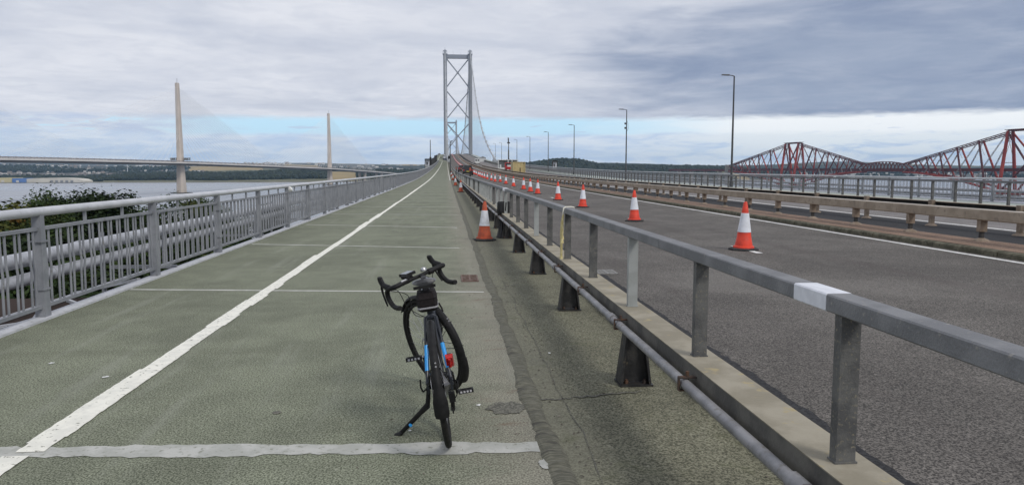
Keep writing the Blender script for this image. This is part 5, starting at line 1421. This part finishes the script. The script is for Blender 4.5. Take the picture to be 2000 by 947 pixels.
    # cables
    for sx, (a, b, c_) in ((-1, ((-.14,.98,.84),(-.10,1.0,.70),(-.03,.93,.60))), (1, ((.15,.99,.84),(.12,1.0,.70),(.03,.93,.60))), (-1, ((-.11,.93,.80),(-.12,.90,.66),(-.02,.80,.62)))):
        tb('cable', smooth_pts([(sx*.205,.97,.87), a, b, c_], 5), .0026, m_blackp, STB, n=5)
    # seat post, saddle, bag
    tb('seat_post', [sc, (0,.225,.86)], .0136, m_blackp)
    sd = MB(); rows = []; prof = [(-.005,.040,.012,.925),(.01,.064,.020,.933),(.05,.069,.024,.934),(.10,.058,.024,.926),(.16,.036,.024,.920),(.22,.021,.022,.918),(.265,.016,.016,.914),(.275,.008,.006,.908)]
    vs = []; fs = []; K = 14
    for (y, hw, th, z) in prof:
        for k in range(K):
            a = 6.2832*k/K; vs.append((hw*math.cos(a), y+.02, z + th*(math.sin(a) if math.sin(a) > 0 else .75*math.sin(a)) - .010*(1-abs(math.cos(a)))*(1 if math.sin(a) > 0 and .02 < y < .2 else 0)))
    for i in range(len(prof)-1):
        for k in range(K): fs.append((i*K+k, i*K+(k+1)%K, (i+1)*K+(k+1)%K, (i+1)*K+k))
    fs += [tuple(range(K)), tuple((len(prof)-1)*K+k for k in range(K))]
    sdo = sd.add(vs, fs).build('saddle', m_greyp, t, True)
    MB().box(-.062,.062,.012,.022,.902,.918).build('saddle_rear_edge', m_blackp, sdo)
    MB().box(-.013,.013,.05,.14,.948,.9555).build('saddle_groove', m_blackp, sdo)
    for sx in (-1,1): tb('saddle_rail', [(sx*.035,.04,.905),(sx*.022,.12,.875),(sx*.022,.22,.875),(sx*.014,.28,.90)], .0035, m_alu, parent=sdo, n=6)
    bg = MB()
    def bring(z, hw, y0, y1): return [(hw*cx, (y0+y1)/2+(y1-y0)/2*cy, z) for cx, cy in ((-.75,-1),(.75,-1),(1,-.7),(1,.8),(.7,1),(-.7,1),(-1,.8),(-1,-.7))]
    R4 = [bring(.876,.042,.05,.18), bring(.868,.052,.035,.20), bring(.845,.057,.025,.20), bring(.842,.060,.022,.20), bring(.838,.060,.022,.20), bring(.835,.057,.025,.20), bring(.798,.058,.028,.19), bring(.791,.057,.032,.18)]
    for a, b in zip(R4, R4[1:]): bg.prism(a, b)
    bgo = bg.build('saddle_bag', m_cloth, t, True)
    s = MB(); s.prism(bring(.783,.059,.028,.19), bring(.791,.060,.026,.19)); s.build('reflective_strip', m_silver, bgo, True)
    s = MB(); s.prism(bring(.765,.045,.04,.17), bring(.782,.058,.01,.18)); s.build('bag_base', m_cloth, bgo)
    tb('strap_end', [(.064,.06,.80),(.075,.04,.775),(.08,.03,.755)], .005, m_cloth, parent=bgo, n=4)
    MB().box(-.035,.035,.17,.215,.90,.93).build('saddle_clamp', m_blackp, t)
    # drivetrain (right side)
    crank = MB().tube([(-.075,.432,.285),(.075,.432,.285)], .017, 12).build('crankset', m_blackp, t, True)
    ch = MB(); ch.tube([(.048,.432+.088*math.cos(6.2832*k/36),.285+.088*math.sin(6.2832*k/36)) for k in range(36)], .008, 4, closed=True, sq=(.3,1)); ch.build('chainring', m_alu, crank)
    ang = math.radians(118)
    for sx, sgn in ((-1,1),(1,-1)):
        ex = Vector((sx*.082,.432+sgn*.17*math.cos(ang),.285+sgn*.17*math.sin(ang)))
        tb('crank_arm', [(sx*.072,.432,.285), ex], [.016,.012], m_blackp, parent=crank, sq=(.6,1))
        pd_ = MB(); c = ex + Vector((sx*.058,0,0)); mm = Matrix.Translation(c) @ Matrix.Rotation(-.15, 4, 'X')
        for yy in (-.04,.03): pd_.box(-.048,.048,yy,yy+.012,-.011,.011,mm)
        for xx in (-.048,.036): pd_.box(xx,xx+.012,-.028,.03,-.011,.011,mm)
        pd_.box(-.036,.036,-.006,.006,-.008,.008,mm); po_ = pd_.build('pedal', m_blackp, crank)
        pin = MB()
        for xx in (-.03,-.01,.01,.03): pin.box(xx-.006,xx+.006,-.0425,-.0405,-.006,.006,mm)
        pin.build('pedal_grip', m_silver, po_); tb('pedal_axle', [ex, ex+Vector((sx*.03,0,0))], .007, m_alu, parent=po_, n=8)
    cs = MB()
    for k in range(8): cs.lathe([(.056-.0047*k,0),(.056-.0047*k,.0022)], 22, m=Matrix.Translation((.026+.0042*k,0,AX)) @ Matrix.Rotation(math.pi/2, 4, 'Y'))
    cs.build('cassette', m_alu, t)
    cp_ = [(.046,.432,.373),(.044,.0,AX+.04)] ; tb('chain', cp_, .0045, m_blackp, n=4); tb('chain', [(.046,.432,.197),(.05,.03,.195),(.046,-.03,.22)], .0045, m_blackp, n=4)
    dr = MB(); dr.box(.04,.075,-.03,.02,AX-.10,AX-.05); dr.tube([(.058,-.01,AX-.08),(.052,.02,AX-.16)], .012, 8); dro = dr.build('rear_derailleur', m_blackp, t)
    for (y, z) in ((-.005,AX-.10),(.02,AX-.16)): MB().lathe([(.022,0),(.022,.008)], 14, m=Matrix.Translation((.047,y,z)) @ Matrix.Rotation(math.pi/2, 4, 'Y')).build('jockey_wheel', m_blackp, dro, True)
    tb('gear_cable', smooth_pts([(.07,.05,AX),(.10,-.04,AX+.02),(.095,-.075,AX-.03),(.07,-.04,AX-.08)], 4), .003, m_blackp, n=5)
    cal = MB(); cal.box(-.066,-.040,.03,.085,AX+.01,AX+.055); cal.build('brake_caliper', m_blackp, t)
    # red rear lamp on the right stay
    rlm = MB(); c = Matrix.Translation((.074,.065,.475)) @ Matrix.Rotation(.5, 4, 'X')
    rlm.prism([c @ Vector(p) for p in ((-.020,-.035,-.032),(.020,-.035,-.032),(.024,-.010,-.042),(-.024,-.010,-.042))], [c @ Vector(p) for p in ((-.018,-.035,.034),(.018,-.035,.034),(.022,-.010,.042),(-.022,-.010,.042))])
    ro = rlm.build('rear_lamp', m_redl, t); MB().box(-.012,.012,-.010,.02,-.02,.02,c).build('lamp_clamp', m_blackp, ro)
    MB().tube([c @ Vector((0,-.036,-.03)), c @ Vector((0,-.036,.03))], .010, 8).build('lamp_lens', m_redl, ro, True)
    # stand: foot found on the ground where the photo puts it
    fw_ = G(782, 849); fw_.z = 0.008
    foot = Rm.transposed() @ (fw_ - Vector((root_p.x, root_p.y, 0)))
    hi = Vector((-.075,.065,AX-.06)); kn_ = Vector((-.088,.055,AX-.12))
    ks = tb('kick_stand', [(-.066,.03,AX-.005), hi, kn_], [.012,.013,.014], m_blackp)
    low = kn_.lerp(foot, .97)
    tb('stand_leg', [kn_, kn_.lerp(low,.25), low], [.0165,.013,.011], m_blackp, parent=ks, sq=(.8,1.15))
    d_ = (foot-kn_).normalized(); tb('stand_foot', [low - d_*.01, low + d_*.012, foot + Vector((-.035,.0,-.002))], [.013,.015,.008], m_conb, parent=ks)
    b_ = kn_.lerp(foot, .66); tb('stand_button', [b_ + Vector((.004,-.012,0)), b_ + Vector((.008,-.024,0))], .009, m_blue, parent=ks, n=10)
    tb('stand_hook', [(-.075,.045,AX-.02),(-.10,.03,AX-.03),(-.108,.02,AX+.0),(-.105,.02,AX+.045)], .005, m_blackp, parent=ks, n=6)
    return t
bicycle()

# ------------------------------------------------------------------ trees below the left railing
def tree_meshes(seed, H, spread, leafmat, nl=24000):
    r = random.Random(seed); tr = MB(); cr = MB()
    def limb(p, d, L, rad, depth, tips):
        pts = [p]; q = p.copy(); dd = d.copy()
        for i in range(4):
            dd = (dd + Vector((r.uniform(-.22,.22), r.uniform(-.22,.22), r.uniform(-.05,.16)))).normalized(); q = q + dd*(L/4); pts.append(q.copy())
        tr.tube(pts, [rad*(1-.16*i) for i in range(5)], 6 if depth < 2 else 4)
        tips.append((pts[-1], L)); tips.append((pts[2], L*.7))
        if depth < 3:
            for k in range(3 if depth else 5):
                a = r.uniform(0, 6.28); nd = (dd*.75 + Vector((math.cos(a), math.sin(a), r.uniform(.05,.6)))*.85).normalized()
                limb(pts[2 + (k % 3)], nd, L*r.uniform(.52,.72), rad*.55, depth+1, tips)
    tips = []; limb(Vector((0,0,0)), Vector((0,0,1)), H*.48, H*.022, 0, tips)
    tips = [x for x in tips if x[0].z > H*.28]
    zmax = max(p.z for p, _ in tips); k = (H*.94)/zmax; rmax = max(math.hypot(p.x, p.y) for p, _ in tips); kr = spread/rmax
    for i, p in enumerate(tr.v): tr.v[i] = (p[0]*kr, p[1]*kr, p[2]*k)
    cl = [Vector((p.x*kr, p.y*kr, p.z*k)) for p, _ in tips]
    r.shuffle(cl); cl = cl[:150]; per = nl//len(cl)
    for c in cl:
        R_ = spread*r.uniform(.16,.30)
        for _ in range(int(per*r.uniform(.5,1.5))):
            d = Vector((r.gauss(0,1), r.gauss(0,1), r.gauss(0,.8))); d = d.normalized()*R_*r.uniform(.35,1.05)
            p = c + d; n = (d.normalized() + Vector((r.uniform(-1,1), r.uniform(-1,1), r.uniform(-.2,1.2)))).normalized()
            a = n.cross(Vector((r.uniform(-1,1), r.uniform(-1,1), r.uniform(-1,1)))).normalized(); b = n.cross(a); s = r.uniform(.16,.36)
            cr.add([p - a*s*.5, p + b*s*.42 - a*s*.05, p + a*s*.75, p - b*s*.42 - a*s*.05], [(0,1,2,3)])
    return tr.mesh('trunk', m_bark, True), cr.mesh('crown', leafmat)
TM = [tree_meshes(1, 20, 6.5, m_leaf), tree_meshes(2, 20, 5.6, m_leafd), tree_meshes(3, 20, 7.2, m_leaf), tree_meshes(4, 20, 5.0, m_leafy)]
spots = [(-60,393,62,3,'yellow-tinged tree at the far left edge below the railing'),(22,392,78,0,'leafy tree at the left edge over the water'),(92,374,96,2,'broad round tree left of centre among the bank trees'),(160,384,104,1,'dark tree just right of the broad round tree'),(205,390,118,0,'low tree in the dip between the two tall crowns'),
         (252,371,92,1,'tall dark bushy tree highest against the water'),(300,386,112,2,'tree right of the tallest bushy one'),(352,398,120,3,'yellow-green tree half hidden by the railing top'),(425,386,150,0,'small tree top just above the railing'),
         (30,432,46,1,'dark tree seen through the bars at far left'),(120,448,50,0,'green tree seen through the bars by the first post'),(215,440,56,1,'dark tree seen through the bars after the first post'),(300,428,66,2,'green tree seen through the bars by the second post'),(385,420,80,1,'dark tree seen through the bars by the third post'),(460,408,104,0,'green tree seen through the bars by the fourth post'),(-20,470,34,2,'near tree low at the left edge behind the pipes'),
         (150,505,36,1,'dark tree low behind the pipes'),(255,488,42,0,'green tree low behind the pipes beside the second post'),(340,462,54,1,'dark tree low under the railing foot'),(420,445,68,2,'green tree low under the railing in the middle'),(530,400,140,1,'distant dark tree under the railing')]
for i, (px, py, D, k, lb) in enumerate(spots):
    p = at(px, py - (10 if py < 410 else 0), D); g = bank_h(p.x, p.y); H = max(6.0, p.z - g)
    t = thing('bank_tree', lb, 'tree', (p.x, p.y, g-.2), rnd.uniform(0, 6.28), 'trees on the bank below the bridge')
    sx = (0.85 + .25*H/20)*rnd.uniform(.95,1.2); t.scale = (sx, sx, H/20.0)
    ob('trunk', TM[k][0], t); ob('crown', TM[k][1], t)

# ------------------------------------------------------------------ haze
def haze():
    s = MB(); s.box(-16000, 16000, -400, 16500, WATER-1.5, 330)
    m = bpy.data.materials.new('pale_haze'); m.use_nodes = True; t = m.node_tree; t.nodes.clear()
    out = t.nodes.new('ShaderNodeOutputMaterial'); v = t.nodes.new('ShaderNodeVolumePrincipled')
    v.inputs['Color'].default_value = (0.46, 0.71, 1.0, 1); v.inputs['Density'].default_value = 3.8e-5; v.inputs['Anisotropy'].default_value = 0.0
    t.links.new(v.outputs[0], out.inputs['Volume'])
    o = s.build('haze', m, kind='stuff'); tag(o, 'thin pale haze over the estuary', 'haze')
if USE_HAZE: haze()
